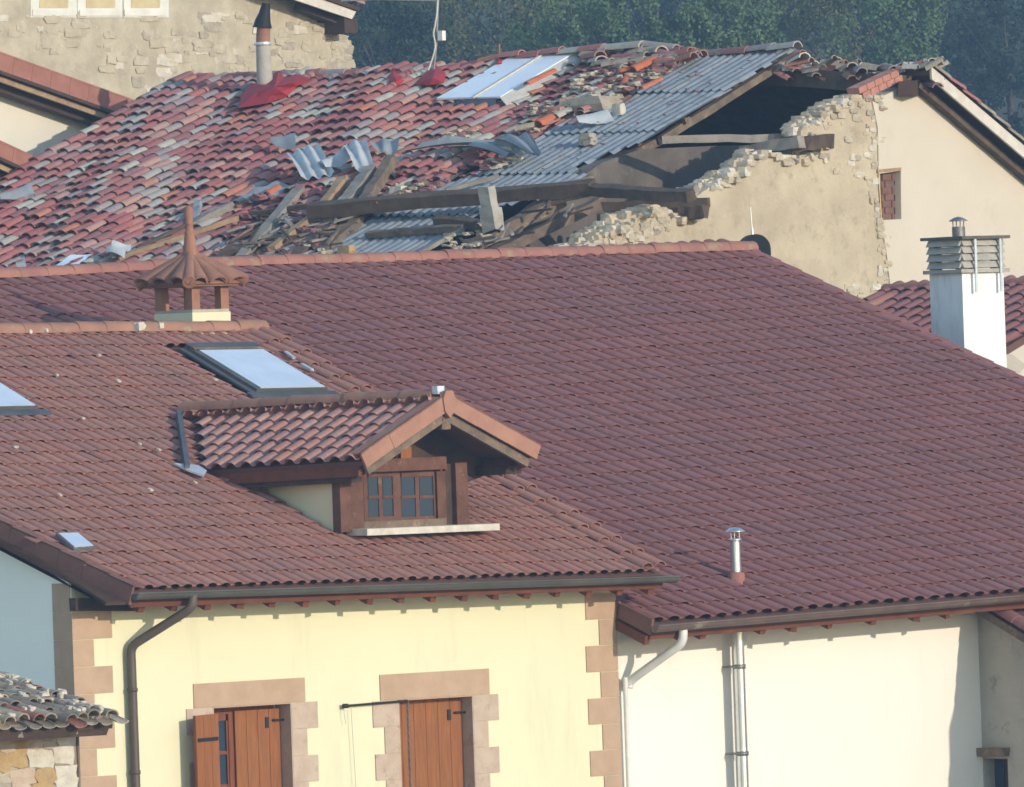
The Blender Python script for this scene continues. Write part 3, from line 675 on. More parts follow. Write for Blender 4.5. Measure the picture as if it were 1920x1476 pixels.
# dormer roof planes
dro = []
for side, low, lb in ((0, lowL, lbB), (1, lowR, rbB)):
    A, Bq = (lb, low) if side == 0 else (low, lb)
    pl = Plane(A, Bq - A, (apex - low))
    dw = (Bq - A).length; dl = (apex - low).length
    apx = apB
    q = [low, apex, apB - NY * .05, lb - NY * .05]
    d_ = MB(); d_.prism([v - pl.N * .02 for v in q], pl.N * -.06)
    part = d_.build('dormer_roof', 'deck', yh)
    # local limit: where the main roof cuts the slope
    def keepD(u, t, pl=pl, side=side):
        w_ = pl.at(u - .06, t); return (w_ - PL.O).dot(PL.N) > .03
    span = (apB - apex).length
    if side == 0: a0, a1 = dw - .2245 * math.ceil((span + .5) / .2245), dw
    else: a0, a1 = .3, span + .5
    tiled(part, 'dormer_tile', pl, roman_tile(.2245, .30, .06), M['dorm_tile'], a0, a1, -.05, dl - .06, .2245, .265, keep=keepD, limit=150 if side == 0 else 0, lift=.0 if side == 0 else -.07)
    dro.append((part, pl))
caps(dro[0][0], 'dormer_ridge_tile', [apB + Z * .05, apex + NY * .0 + Z * .05], 'ridge_y', .1, .42, .85)
# terracotta verge tiles on the dormer gable
for low, nm in ((lowL, 'l'), (lowR, 'r')):
    ev_ = (low - apex); L3 = ev_.length; t_ = ev_.normalized(); dnv = Vector((0, 0, -1)); per = (dnv - t_ * dnv.dot(t_)).normalized()
    for k in range(3):
        a = apex + t_ * (L3 * (k / 3) + (.07 if k == 0 else 0)) + NY * .03; b = apex + t_ * (L3 * ((k + 1) / 3) + .02) + NY * (.03 + .006 * k); up_ = -per * .085
        a = a - per * (.004 * k); b = b - per * .004 * k
        m_ = MB(); m_.prism([a + up_, b + up_, b + per * .10, a + per * .10], -NY * .035); m_.prism([a + up_, b + up_, b + up_ - NY * .20 + per * .0, a + up_ - NY * .20], per * .02)
        m_.build('dormer_verge_tile', 'verge', dro[0][0])
m_ = MB(); q = apex + NY * .05
m_.prism([q + XY * -.09 + Z * .02, q - XY * .07 - Z * .12, q - Z * .2, q + XY * .07 - Z * .12, q + XY * .09 + Z * .02, q + XY * .05 + Z * .11, q - XY * .05 + Z * .11], -NY * .06); m_.build('gable_end_cap', 'verge', dro[0][0])
m_ = MB(); q = apex - NY * .1 + Z * .10; m_.box(q - XY * .04 + Z*.02, XY * .05, NY * .05, Z * .045); m_.build('ridge_clip', 'bright_flash', dro[0][0])
# verge rafters, ridge beam end, eave boards
for low in (lowL, lowR):
    t_ = (low - apex).normalized(); dnv = -Z; per = (dnv - t_ * dnv.dot(t_)).normalized()
    m_ = MB(); m_.beam(apex + per * .155 - NY * .06 + t_ * .08, low + per * .15 - NY * .06 - t_ * .02, .06, .10, NY.cross(t_), 2, .02); m_.build('dormer_verge_rafter', 'wood_old', yh)
m_ = MB(); m_.beam(apex - Z * .26 - NY * .03, apex - Z * .26 - NY * .55, .1, .13, Z, 2, .02); m_.build('dormer_ridge_beam', 'wood_old', yh)
for low, lb in ((lowL, lbB), (lowR, rbB)):
    sg = 1 if low is lowL else -1
    m_ = MB(); m_.beam(low - Z * .125 + XY * .05 * sg - NY * .12, lb - Z * .125 + XY * .05 * sg, .05, .12, Z, 3, .02); m_.build('dormer_eave_board', 'wood_red', yh)
    m_ = MB(); q1 = low - Z * .2 + XY * .12 * sg - NY * .25; q2 = lb - Z * .2 + XY * .12 * sg - NY * .3
    m_.beam(q1, q2, .20, .1, Z, 2, .02); m_.build('dormer_wall_plate', 'wood_dk', yh)
# gable infill, posts, head and window
m_ = MB(); m_.prism([dd((650, 900), -.26), dd((652, 862), -.26), dd((830, 770), -.26), dd((985, 862), -.26), dd((875, 905), -.26)], -NY * .05); m_.build('dormer_gable_board', 'wood_dk', yh)
def rectp(x0, y0, x1, y1, h, th, nm, m, par=yh):
    a = dd((x0, y1), h); b = dd((x1, y1), h); zt_1 = dd((x0, y0), h).z; hgt = zt_1 - a.z
    m_ = MB(); b2 = a + XY * (b - a).dot(XY); m_.prism([a, b2, b2 + Z * hgt, a + Z * hgt], -NY * th); return m_.build(nm, m, par)
rectp(640, 880, 684, 998, 0, .14, 'dormer_post', 'wood_dorm'); rectp(858, 868, 880, 992, 0, .14, 'dormer_post', 'wood_dorm'); rectp(838, 870, 858.5, 992, -.075, .06, 'dormer_recess_board', 'wood_dk')
rectp(684, 862, 838, 886, -.003, .12, 'dormer_head_beam', 'wood_dorm'); rectp(752, 838, 772, 862, -.01, .06, 'dormer_stud', 'wood_or')
rectp(676, 979, 838, 1000, -.005, .12, 'dormer_cill_rail', 'wood_old')
dw_ = rectp(684, 886, 842, 979, -.115, .03, 'dormer_window', 'wood_dorm')
h_ = -.112
for sx0, sx1 in ((684, 746), (746, 822)):
    xs = [sx0 + 3, (sx0 + sx1) / 2 + 1, sx1 - 1]
    # sash members proud of the frame, panes recessed between them
    for (a, b, c, d) in ((sx0, 886, sx0 + 7, 979), (sx1 - 7, 886, sx1, 979), (sx0 + 7, 886, sx1 - 7, 895), (sx0 + 7, 970, sx1 - 7, 979)):
        rectp(a, b, c, d, -.095 if a != sx1 - 7 else -.0953, .018, 'sash_rail', 'wood_dorm', dw_)
    mx = (sx0 + sx1) / 2
    rectp(mx - 3.5, 895, mx + 3.5, 970, -.097, .016, 'glazing_bar', 'wood_dorm', dw_)
    for ya, yb in ((895, 930), (936, 970)):
        for xa_, xb_ in ((sx0 + 7, mx - 3.5), (mx + 3.5, sx1 - 7)): rectp(xa_, ya, xb_, yb, -.108, .006, 'pane', 'glass', dw_)
    rectp(sx0 + 7, 929.5, mx - 3.5, 935.5, -.099, .014, 'glazing_bar', 'wood_dorm', dw_); rectp(mx + 3.5, 929.5, sx1 - 7, 935.5, -.099, .014, 'glazing_bar', 'wood_dorm', dw_)
rectp(822, 884, 838, 982, -.06, .06, 'window_jamb', 'wood_dorm', dw_)
# stone sill slab
sa = dd((660, 1000), .0); sb = dd((902, 990), .0); sz = sa.z
m_ = MB(); q = [sa + Z * .05 - NY * .1, sa + Z * .045 + NY * .27, sb + Z * .045 + NY * .27 + XY * .05, sb + Z * .05 - NY * .1 + XY * .05]
m_.prism(q, -Z * .075); m_.build('dormer_sill', 'slab', yh)
# lead flashing where the dormer eave meets the roof
m_ = MB()
va, vb = PL.hit((336, 768), .14), PL.hit((352, 872), .14)
pts = [va.lerp(vb, k / 6) for k in range(7)]
for a, b in zip(pts, pts[1:]): m_.prism([a + PL.ev * .035, b + PL.ev * .035, b - PL.ev * .035, a - PL.ev * .035], PL.N * -.09)
m_.build('valley_flashing', 'lead', yh)
m_ = MB(); m_.prism([PL.hit(q_, .1) for q_ in ((326, 868), (372, 872), (388, 882), (382, 892), (350, 880))], PL.N * -.02); m_.build('apron_flashing', 'bright_flash', yh)

# skylights ------------------------------------------------------
def skylight(name, u0, u1, t0, t1, h=.11, fr=.07):
    q = lambda u, t, z: PL.at(u, t, z)
    mb = MB()
    mb.box(q((u0 + u1) / 2, t1 - fr / 2, h / 2), PL.ev * ((u1 - u0) / 2), PL.up * (fr / 2), PL.N * (h / 2)); mb.box(q((u0 + u1) / 2, t0 + fr / 2, h / 2), PL.ev * ((u1 - u0) / 2), PL.up * (fr / 2), PL.N * (h / 2))
    for uu in (u0 + fr / 2, u1 - fr / 2): mb.box(q(uu, (t0 + t1) / 2, h / 2), PL.ev * (fr / 2), PL.up * ((t1 - t0) / 2 - fr), PL.N * (h / 2))
    f = mb.build('skylight', 'gut_grey', yroof)
    return f
def pane(u0, u1, t0, t1, z, m, par, nm):
    mb = MB(); mb.box(PL.at((u0 + u1) / 2, (t0 + t1) / 2, z), PL.ev * ((u1 - u0) / 2), PL.up * ((t1 - t0) / 2), PL.N * .005); return mb.build(nm, m, par)
for (a, b, c, d) in ((su0, su1, st0, st1), (s2u1 - .78, s2u1, s2t0, s2t0 + 1.05)):
    root = skylight('skylight', a, b, c, d)
    # glass and covers hang on the house as parts beside the frame
    pane(a + .07, b - .03, c + .02, d - .17, .117, 'skyglass', yh, 'skylight_pane')
    pane(a + .02, b - .02, d - .15, d - .10, .125, 'wood_old', yh, 'skylight_roller_box'); pane(a + .0, b - .0, d - .09, d + .03, .13, 'lead', yh, 'skylight_hood')
    mb = MB(); mb.prism([PL.at(a - .14, c - .12, .07), PL.at(b + .12, c - .12, .07), PL.at(b + .12, c, .075), PL.at(a - .14, c, .075)], PL.N * -.02)
    mb.prism([PL.at(a - .08, c + .001, .074), PL.at(a - .002, c + .001, .074), PL.at(a - .002, d, .074), PL.at(a - .08, d, .074)], PL.N * -.02); mb.build('skylight_flashing', 'lead', yh)
# small roof vent window at lower left
vu0, vt1 = PL.uv((104, 1002), .1); vu1, vt0 = PL.uv((178, 1026), .1)
mb = MB(); vc = [PL.hit(q_, .09) for q_ in ((105, 1000), (146, 999), (179, 1026), (139, 1029))]
mb.prism(vc, PL.N * -.05); vw = mb.build('roof_hatch', 'tin', yh)
ctr = sum(vc, Vector()) / 4
mb = MB(); mb.prism([v + (ctr - v) * .12 + PL.N * .014 for v in vc], PL.N * -.01); mb.build('hatch_pane', 'skyglass', vw)
# white droppings and mortar crumbs on the yellow roof
mb = MB()
for (x, y) in ((186, 666), (107, 703), (222, 714), (156, 784), (262, 832), (298, 843), (112, 928), (366, 904), (282, 918), (30, 838), (404, 712)):
    c = PL.hit((x, y), .075); mb.rock(c, PL.ev * U(.015, .03), PL.up * U(.015, .035), PL.N * .01)
mb.build('mortar_crumbs', 'stone_b', yroof, kind='stuff')
mb = MB()
for (x, y, s_) in ((262, 612, .05), (302, 611, .03), (57, 622, .02), (88, 620, .02)):
    c = aty((x, y), PL.at(2, TT).y - .1); mb.rock(c, XY * s_, NY * s_ * .8, Z * s_ * 1.1, .3)
mb.build('ridge_mortar', 'stone_b', yroof, kind='stuff')

# terracotta chimney ---------------------------------------------
CC = aty((361, 600), 115.35)                            # near corner, top of ridge
ch_base_top = aty((361, 586), 115.35).z
lx, ly = .58, .74                                       # along XY (to the right), along -NY (to the left, deeper)
mb = MB(); cz = (CC.z - .9 + ch_base_top) / 2
mb.box(Vector((CC.x, CC.y, cz)) + XY * lx / 2 - NY * ly / 2, XY * lx / 2, NY * ly / 2, Z * ((ch_base_top - CC.z + .9) / 2)); chim = mb.build('chimney', 'yellow', yh)
mb = MB(); mb.box(Vector((CC.x, CC.y, ch_base_top + .018)) + XY * lx / 2 - NY * ly / 2, XY * (lx / 2 - .01), NY * (ly / 2 - .01), Z * .016); mb.build('chimney_slab', 'cement', chim)
zp0 = ch_base_top + .034; zp1 = aty((361, 532), 115.35).z
for (i, j) in ((0, 0), (1, 0), (0, 1), (1, 1)):
    c = Vector((CC.x, CC.y, 0)) + XY * (.07 + (lx - .14) * i) - NY * (.07 + (ly - .14) * j)
    mb = MB(); mb.box(c + Z * (zp0 + zp1) / 2, XY * .06, NY * .06, Z * ((zp1 - zp0) / 2)); mb.build('chimney_pier', 'terra', chim)
hc = Vector((CC.x, CC.y, 0)) + XY * lx / 2 - NY * ly / 2
ze = zp1 - .01; zap = aty((357, 474), 115.7).z
ov = .15
cs = [hc + XY * (i * (lx / 2 + ov)) + NY * (j * (ly / 2 + ov)) + Z * ze for i, j in ((-1, 1), (1, 1), (1, -1), (-1, -1))]
ap = hc + Z * zap
for k in range(4):                                      # each side: soffit + five tapering half-round tiles
    a, b = cs[k], cs[(k + 1) % 4]; nn = 3
    mb = MB(); mb.add([a, b, ap], [(0, 1, 2)]); mb.build('chimney_hat_deck', 'terra', chim)
    sl = (b - a).normalized(); nrm = sl.cross(ap - a).normalized()
    if nrm.z < 0: nrm = -nrm
    for i in range(nn):
        m0 = a.lerp(b, (i + .5) / nn); hw = (b - a).length / nn * .46; vs = []
        top = ap.lerp(m0, .16)
        for q, rr in ((m0, hw), (top, hw * .28)):
            for j in range(7):
                th = math.pi * j / 6; vs.append(q + sl * math.cos(th) * rr + nrm * (math.sin(th) * rr * .75 + .012))
        mb = MB(); mb.add(vs, [(j, j + 1, 8 + j, 7 + j) for j in range(6)], True); mb.add(vs[:7] + [v + (m0 - v) * .2 for v in vs[:7]], [(j, 7 + j, 8 + j, j + 1) for j in range(6)])
        mb.build('chimney_hat_tile', 'terra', chim)
    mb = MB(); mb.tube([ap + Z * .0, cs[k].lerp(ap, .02) + Z * .015], .05, 8, .085); mb.build('chimney_hip_tile', 'terra', chim)
mb = MB(); mb.box(hc + Z * (ze - .012), XY * (lx / 2 + ov * .7), NY * (ly / 2 + ov * .7), Z * .012); mb.build('chimney_hat_soffit', 'terra', chim)
hh = aty((357, 385), 115.7).z - zap
mb = MB(); mb.lathe(ap - Z * .06, [(.11, 0), (.085, .08), (.07, .06 + hh * .25), (.058, .06 + hh * .42), (.062, .06 + hh * .44), (.05, .06 + hh * .46), (.045, .06 + hh * .6), (.055, .06 + hh * .62), (.045, .06 + hh * .64), (.05, .06 + hh * .72), (.062, .06 + hh * .82), (.05, .06 + hh * .92), (.02, .06 + hh), (0, .06 + hh)], 12); mb.build('finial', 'terra', chim)

# ================================================================== RUINED STONE HOUSE
G = aty((1725, 128), 136.0)
rh = thing('ruined_house', 'old stone house with its tiled and corrugated roof half collapsed', 'house', (G.x, G.y, 0))
OL, OR = on((350, 152), G, DD), on((1490, 96), G, DD)
os_ = R(20.5)
PO = Plane(OR, OR - OL, -DD * math.cos(os_) + Z * math.sin(os_))   # u<0 to the left of the verge, t<0 down the slope
uLo = -(OR - OL).length
tile_px = [(340, 140), (600, 128), (900, 118), (1080, 92), (1296, 92), (1250, 125), (1215, 150), (1165, 195), (1060, 240), (1000, 275), (960, 300), (880, 335), (800, 368), (740, 405), (660, 425), (610, 470), (560, 530), (-260, 640), (-260, 488)]
cor_px = [(1270, 108), (1492, 90), (1370, 166), (1282, 230), (1192, 272), (1074, 318), (1115, 336), (1050, 362), (900, 402), (872, 432), (765, 494), (560, 510), (620, 468), (690, 420), (780, 372), (870, 338), (960, 300), (1010, 262), (1060, 232), (1170, 186), (1225, 140)]
tile_uv = [PO.uv(p) for p in tile_px]; cor_uv = [PO.uv(p) for p in cor_px]
def dseg(u, t, poly):
    best = 9
    for (a, b), (c, d) in zip(poly, poly[1:]):
        k = max(0, min(1, ((u - a) * (c - a) + (t - b) * (d - b)) / ((c - a) ** 2 + (d - b) ** 2 + 1e-9))); best = min(best, math.hypot(u - a - k * (c - a), t - b - k * (d - b)))
    return best
brk = tile_uv[4:17]
# rough deck (boards and battens) under the tiles
mb = MB(); dk = [PO.uv(p) for p in ((350, 152), (1270, 108), (1120, 215), (960, 300), (760, 390), (610, 470), (545, 540), (-250, 620), (-250, 496))]
mb.prism([PO.at(u, t, -.05) for u, t in dk], PO.N * -.06); oroof = mb.build('roof', 'deck', rh)
OP, OC = .235, .36
wavf = lambda u, t: .05 * math.sin(u * 1.3 + .6) * math.sin(t * .9) + .025 * math.sin(u * 3.1 + t * 1.7)
cov = barrel_tile(.195, OC * 1.22, .07); pan = [(x, y, -z * .3 + .045) for x, y, z in barrel_tile(.2, OC * 1.2, .085)[0]]
pl_out, pan_out = [], []
nu = int((-uLo + 3) / OP)
for r in range(int(9.5 / OC)):
    for c in range(nu + 2):
        u = -c * OP - .1; t = -r * OC - OC * .9
        if u < uLo - .02: continue
        if not inpoly(u, t + OC / 2, tile_uv): continue
        ds = dseg(u, t, brk); k = 1 + 5 * max(0, 1 - ds / .7) + (.8 if t < -4.2 else 0)
        h = wavf(u, t)
        if ds < .3 and random.random() < .3: continue
        pl_out.append(frame_at(PO.at(u + U(-.018, .018) * k, t + U(-.03, .03) * k, h + U(0, .012) * k), PO.ev, PO.up, PO.N, U(-.035, .035) * k, U(-.02, .03) * k, U(-.05, .05) * k))
        pan_out.append(frame_at(PO.at(u + OP / 2 + U(-.015, .015), t - .06 + U(-.03, .03), h - .02), PO.ev, PO.up, PO.N, U(-.03, .03), 0, U(-.05, .05)))
lay(oroof, 'clay_tile', cov, M['old_tile'], pl_out, 300, view=lambda x, y: y < 535 and not (250 < x < 450 and y > 500))
pv, pf, ps = barrel_tile(.2, OC * 1.2, .085)
lay(oroof, 'channel_tile', (pan, [f[::-1] for f in pf[:7]], ps[:7]), M['old_tile'], pan_out, 0)
# ridge tiles of the old roof (left intact length, and the mossy heap to the right of the skylight)
def old_cap(P, Q, r, m, par, nm):
    t = (Q - P).normalized(); s = t.cross(Z).normalized(); u = s.cross(t); vs = []
    for q, rr in ((P, r * 1.05), (Q, r * .92)):
        for j in range(8): th = math.pi * j / 7; vs.append(q + s * math.cos(th) * rr + u * math.sin(th) * rr * .8)
    mb = MB(); mb.add(vs, [(j, j + 1, 9 + j, 8 + j) for j in range(7)], True); mb.add(vs[:8] + [v + (P - v) * .2 for v in vs[:8]], [(j, 8 + j, 9 + j, j + 1) for j in range(7)]); mb.add(vs[8:] + [v + (Q - v) * .2 for v in vs[8:]], [(j, j + 1, 9 + j, 8 + j) for j in range(7)])
    return mb.build(nm, m, par)
rl = [(350, 151), (470, 146), (600, 142), (740, 138), (860, 128), (940, 112), (1050, 100), (1130, 92), (1200, 86), (1260, 94), (1310, 106), (1400, 100), (1492, 88)]
rw = [on(p, G, DD) for p in rl]
acc = 0.0
for a, b in zip(rw, rw[1:]):
    n = max(1, int((b - a).length / .37))
    for i in range(n):
        p, q = a.lerp(b, i / n), a.lerp(b, (i + 1.12) / n); o_ = Vector((0, 0, U(-.03, .03))) + DD * U(-.02, .02)
        old_cap(q + o_, p + o_, .11 + U(-.01, .015), random.choice(['old_tile', 'old_tile', 'hut_tile']) if a.x > 1.2 else 'old_tile', oroof, 'ridge_tile')
# left verge row of tiles
for i in range(22):
    t = -i * .36 - .36
    oo = MB(); old_cap(PO.at(uLo + U(-.02, .02), t, .04 + wavf(uLo, t)), PO.at(uLo + U(-.02, .02), t + .42, .02 + wavf(uLo, t)), .10, 'old_tile', oroof, 'verge_tile')
# corrugated sheets --------------------------------------------------
us = [u for u, t in cor_uv]; ts = [t for u, t in cor_uv]
SW, SL, PITCH = 1.05, 1.62, .15
tt = 0.0; rowi = 0
while tt > min(ts):
    uu = 0.02 + U(-.03, .03)
    while uu > min(us) - .2:
        ww = SW; nx = int(ww / PITCH * 4); ny = 9; g = {}; vs = []; fs = []
        tip = U(.0, .05); sk = U(-.02, .02); hgt = .02 + .02 * ((rowi * 3 + int(-uu * 7)) % 3)
        for j in range(ny + 1):
            for i in range(nx + 1):
                du = uu - ww * i / nx * 1.03 + sk * j / ny; dt = tt + .12 - (SL + .16) * j / ny
                vs.append(PO.at(du, dt, .024 * math.cos(2 * math.pi * i / 4) + hgt * (.3 + .7 * j / ny) + tip * (j / ny) ** 2 * .3))
        for j in range(ny):
            for i in range(nx):
                cu = uu - ww * (i + .5) / nx; ct = tt + .12 - (SL + .16) * (j + .5) / ny
                if inpoly(cu + U(-.03, .03), ct + U(-.03, .03), cor_uv): k = j * (nx + 1) + i; fs.append((k, k + 1, k + nx + 2, k + nx + 1))
        adj = {}                                          # keep the largest connected piece of the torn sheet
        for n_f, f in enumerate(fs):
            for q in range(4): adj.setdefault(tuple(sorted((f[q], f[(q + 1) % 4]))), []).append(n_f)
        nb = {}
        for l in adj.values():
            for q in l: nb.setdefault(q, set()).update(l)
        seen, best = set(), []
        for n_f in range(len(fs)):
            if n_f in seen: continue
            st, comp = [n_f], []; seen.add(n_f)
            while st:
                q = st.pop(); comp.append(q)
                for o2 in nb[q]:
                    if o2 not in seen: seen.add(o2); st.append(o2)
            if len(comp) > len(best): best = comp
        fs = [fs[q] for q in best]
        if len(fs) > 12:
            used = sorted({i for f in fs for i in f}); mp = {a: b for b, a in enumerate(used)}
            mb = MB(); mb.add([vs[i] for i in used], [tuple(mp[i] for i in f) for f in fs], True)
            o = mb.build('corrugated_sheet', 'sheet', oroof)
        uu -= SW
    tt -= SL; rowi += 1
# verge rafter and purlins under the corrugated edge
def timber(P, Q, w, h, m, par=None, nm='rafter', up=None, **k):
    mb = MB(); mb.beam(P, Q, w, h, up or PO.N, 6, k.get('rough', .1)); return mb.build(nm, m, par)
H = lambda p, h=0: PO.hit(p, h)
timber(H((1496, 100), -.14), H((1240, 262), -.16), .10, .11, 'wood_old', rh); timber(H((1250, 256), -.2), H((1085, 340), -.2), .10, .11, 'wood_old', rh)
for i, (p0, p1) in enumerate((((1480, 92), (1250, 110)), ((1380, 158), (1240, 166)), ((1290, 225), (1120, 232)), ((1200, 268), (1040, 276)), ((1085, 322), (930, 330)))):
    timber(H(p0, -.07), H(p1, -.07), .09, .08, 'wood_old', rh, 'purlin')
# gable wall -------------------------------------------------------
gp = lambda p, h=0: on(p, G + RD * h, RD)
gw = [(1060, 478), (1075, 464), (1105, 457), (1128, 441), (1150, 424), (1176, 410), (1205, 397), (1232, 389), (1254, 397), (1266, 412), (1300, 408), (1320, 398), (1306, 368), (1330, 351), (1362, 336), (1390, 318), (1398, 301), (1420, 289), (1448, 288), (1474, 300), (1502, 298), (1532, 284), (1545, 262), (1528, 252), (1502, 247), (1508, 236), (1530, 231), (1546, 214), (1568, 199), (1594, 187), (1612, 181), (1640, 178), (1648, 200), (1650, 320), (1652, 412), (1664, 470), (1672, 540), (1676, 600), (1676, 900), (1040, 900)]
dense = []
for a, b in zip(gw[:33], gw[1:34]):
    n = max(1, int(math.hypot(b[0] - a[0], b[1] - a[1]) / 7))
    for i in range(n): dense.append((a[0] + (b[0] - a[0]) * i / n + U(-2.2, 2.2), a[1] + (b[1] - a[1]) * i / n + U(-2.2, 2.2)))
dense += gw[33:]
mb = MB(); mb.prism([gp(p) for p in dense], -RD * .34); gwall = mb.build('gable_wall', 'plaster_old', rh)
def stone_at(p, s, m, par, nm='stone', h=.0, asp=1.5, dep=.12, cf=gp, X=DD, n=RD):
    mb = MB(); e = U(.8, 1.2); mb.rock(cf(p) + n * h, X * s * asp * e, n * dep, Z * s / e, .16); return mb.build(nm, m, par)
sm_ = ['stone_a', 'stone_a', 'stone_b', 'stone_d', 'plaster_old', 'plaster_old']
for a, b in zip(gw[:32], gw[1:33]):                      # broken wall head: loose-looking stones
    n = max(1, int(math.hypot(b[0] - a[0], b[1] - a[1]) / 7))
    for i in range(n):
        x, y = a[0] + (b[0] - a[0]) * (i + .5) / n, a[1] + (b[1] - a[1]) * (i + .5) / n
        stone_at((x + U(-3, 5), y + U(1, 9)), U(.03, .06), random.choice(sm_), gwall, h=-U(.02, .2), dep=U(.08, .2), asp=U(1.1, 2))
        stone_at((x + U(-5, 5), y + U(0, 5)), U(.04, .075), random.choice(sm_), gwall, h=-U(.12, .36), dep=.1, asp=U(1.1, 2.2))
        stone_at((x + U(-4, 4), y + U(-1, 6)), U(.035, .07), random.choice(sm_), gwall, h=-U(.05, .36), dep=.1, asp=U(1, 2))
for i in range(70):                                      # rubble band just under the lower ragged edge
    k = random.random(); x = 1075 + 180 * k; y = 470 - 70 * k + U(4, 28)
    stone_at((x, y), U(.03, .06), random.choice(sm_), gwall, h=U(-.05, -.01), dep=.06, asp=U(1.1, 2.2))
for (x, y) in [(1655, 190), (1640, 215), (1636, 240), (1648, 262), (1632, 285), (1645, 306), (1640, 345), (1645, 368), (1650, 395), (1654, 425), (1660, 440), (1664, 455), (1660, 470), (1664, 500), (1666, 525), (1600, 205), (1575, 225), (1612, 218), (1590, 260), (1560, 235), (1600, 300), (1575, 318), (1620, 330), (1600, 545), (1612, 552), (1640, 540), (1632, 250), (1622, 200), (1660, 512), (1548, 300)]:
    
    for q in range(3): stone_at((x + U(-12, 4), y + U(-9, 9)), U(.025, .055), random.choice(['stone_a', 'stone_d', 'plaster_old', 'stone_a', 'stone_b']), gwall, h=U(-.04, -.015), dep=.05, asp=U(1.2, 2.4))
# brick coping on the gable's upper left edge
for row in range(2):
    n = 5
    for i in range(n):
        k0 = (i + .03 + .5 * (row % 2)) / (n + .5); k1 = (i + .97 + .5 * (row % 2)) / (n + .5)
        lerp = lambda k: (1612 + 82 * k, 176 - 38 * k + row * 13)
        a, b = gp(lerp(k0), .02), gp(lerp(k1), .02); mb = MB(); t_ = (b - a).normalized(); per = RD.cross(t_).normalized()
        if per.z < 0: per = -per
        mb.prism([a, b, b + per * .085, a + per * .085], -RD * .22); mb.build('brick', 'brick', gwall)
# cream half of the gable (neighbouring house) ---------------------
nh = thing('cream_house', 'cream rendered gable house with a bricked up brown window, joined to the ruin', 'house', on((1760, 400), G, RD))
LOC[nh.name] = Vector((nh.location.x, nh.location.y, 0)); nh.location.z = 0
wx = [(1648, 328), (1690, 318), (1692, 410), (1656, 412)]
cw = [(1636, 190), (1690, 164), (1712, 160), (1760, 172), (1850, 235), (1960, 315), (1960, 900), (1678, 900), (1672, 560), (1662, 470), (1652, 413), (1690, 411), (1689, 320), (1648, 326), (1646, 240)]
mb = MB(); mb.prism([gp(p, .025) for p in cw], -RD * .42); mb.build('wall', 'plaster_cream', nh)
mb = MB(); mb.prism([gp(p, .03) for p in ((1646, 318), (1690, 314), (1690, 320), (1646, 324))], -RD * .1); mb.build('window_lintel', 'wood_tan', nh)
mb = MB(); mb.prism([gp(p, -.10) for p in ((1652, 322), (1692, 316), (1694, 414), (1654, 416))], -RD * .04); wn = mb.build('window', 'brick_dull', nh)
for r in range(7):
    for c in range(2):
        x0 = 1655 + c * 18 + (5 if r % 2 else 0); y0 = 327 + r * 12.5
        mb = MB(); mb.prism([gp(p, -.085 + U(0, .012)) for p in ((x0, y0), (x0 + 16, y0 - 1), (x0 + 16.4, y0 + 10.5), (x0 + .4, y0 + 11.5))], -RD * .03); mb.build('brick', 'brick_dull', wn)
mb = MB(); mb.prism([gp((1648, 326), .02), gp((1653, 412), .02), gp((1654, 412), -.12), gp((1649, 326), -.12)], DD * .012); mb.build('painted_jamb', 'yellow_trim', nh)
# right slope: roof slab facing away, verge tiles, bargeboard
rs = R(28); RU = DD * math.cos(rs) + Z * math.sin(rs)     # up the back slope
pk = gp((1742, 118), .35); dnR = -RU
mb = MB(); dep = RD * -9.5; s_len = 2.9
A0 = pk - Z * .10 ; mb.prism([A0, A0 + dnR * 5, A0 + dnR * 5 + RD * -.75, A0 + RD * -.75], Z * -.07); nroof = mb.build('roof', 'wood_dk', nh)
a = pk + Z * -.10; b = a + dnR * 5
mb = MB(); mb.prism([a + Z * .045 + RD * .04, b + Z * .045 + RD * .04, b - Z * .13 + RD * .04, a - Z * .13 + RD * .04], -RD * .035); mb.build('bargeboard', 'trim_white', nroof)
mb = MB(); mb.beam(a - Z * .2 - RD * .22, b - Z * .2 - RD * .22, .1, .09, Z, 4, .05); mb.build('verge_rafter', 'wood_black', nroof)  # black timber stands in for the shadow under the bargeboard
for i in range(13):
    p = a + dnR * (i * .38) + Z * (.055 + U(0, .02)); q = a + dnR * (i * .38 + .44) + Z * (.085 + U(-.01, .02))
    for off in (.0, -.24, -.48): old_cap(q - RD * (.02 - off) + Z * U(-.01, .01), p - RD * (.02 - off), .105, random.choice(['hut_tile', 'old_tile', 'hut_tile']), nroof, 'verge_tile')
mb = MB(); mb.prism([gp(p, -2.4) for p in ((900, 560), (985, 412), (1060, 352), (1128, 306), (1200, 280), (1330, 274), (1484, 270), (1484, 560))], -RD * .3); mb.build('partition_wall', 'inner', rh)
# ruin's back slope underside, spine wall, dim interior
bk0 = gp((1725, 140), -.1); Lb = -RD * 13
mb = MB(); dn5 = -(DD * math.cos(R(25)) + Z * math.sin(R(25)))
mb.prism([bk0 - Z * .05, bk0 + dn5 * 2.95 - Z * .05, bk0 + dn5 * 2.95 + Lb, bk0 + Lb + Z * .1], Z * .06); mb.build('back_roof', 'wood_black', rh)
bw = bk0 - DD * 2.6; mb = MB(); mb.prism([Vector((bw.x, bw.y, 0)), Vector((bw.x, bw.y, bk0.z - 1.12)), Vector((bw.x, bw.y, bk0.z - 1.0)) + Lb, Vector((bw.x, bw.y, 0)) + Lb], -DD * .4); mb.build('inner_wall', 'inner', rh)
fw = G + DD * 8.2; mb = MB(); mb.prism([Vector((fw.x, fw.y, 0)), Vector((fw.x, fw.y, 10.2)), Vector((fw.x, fw.y, 10.4)) + Lb, Vector((fw.x, fw.y, 0)) + Lb], DD * .4); mb.build('front_wall', 'plaster_old', rh)
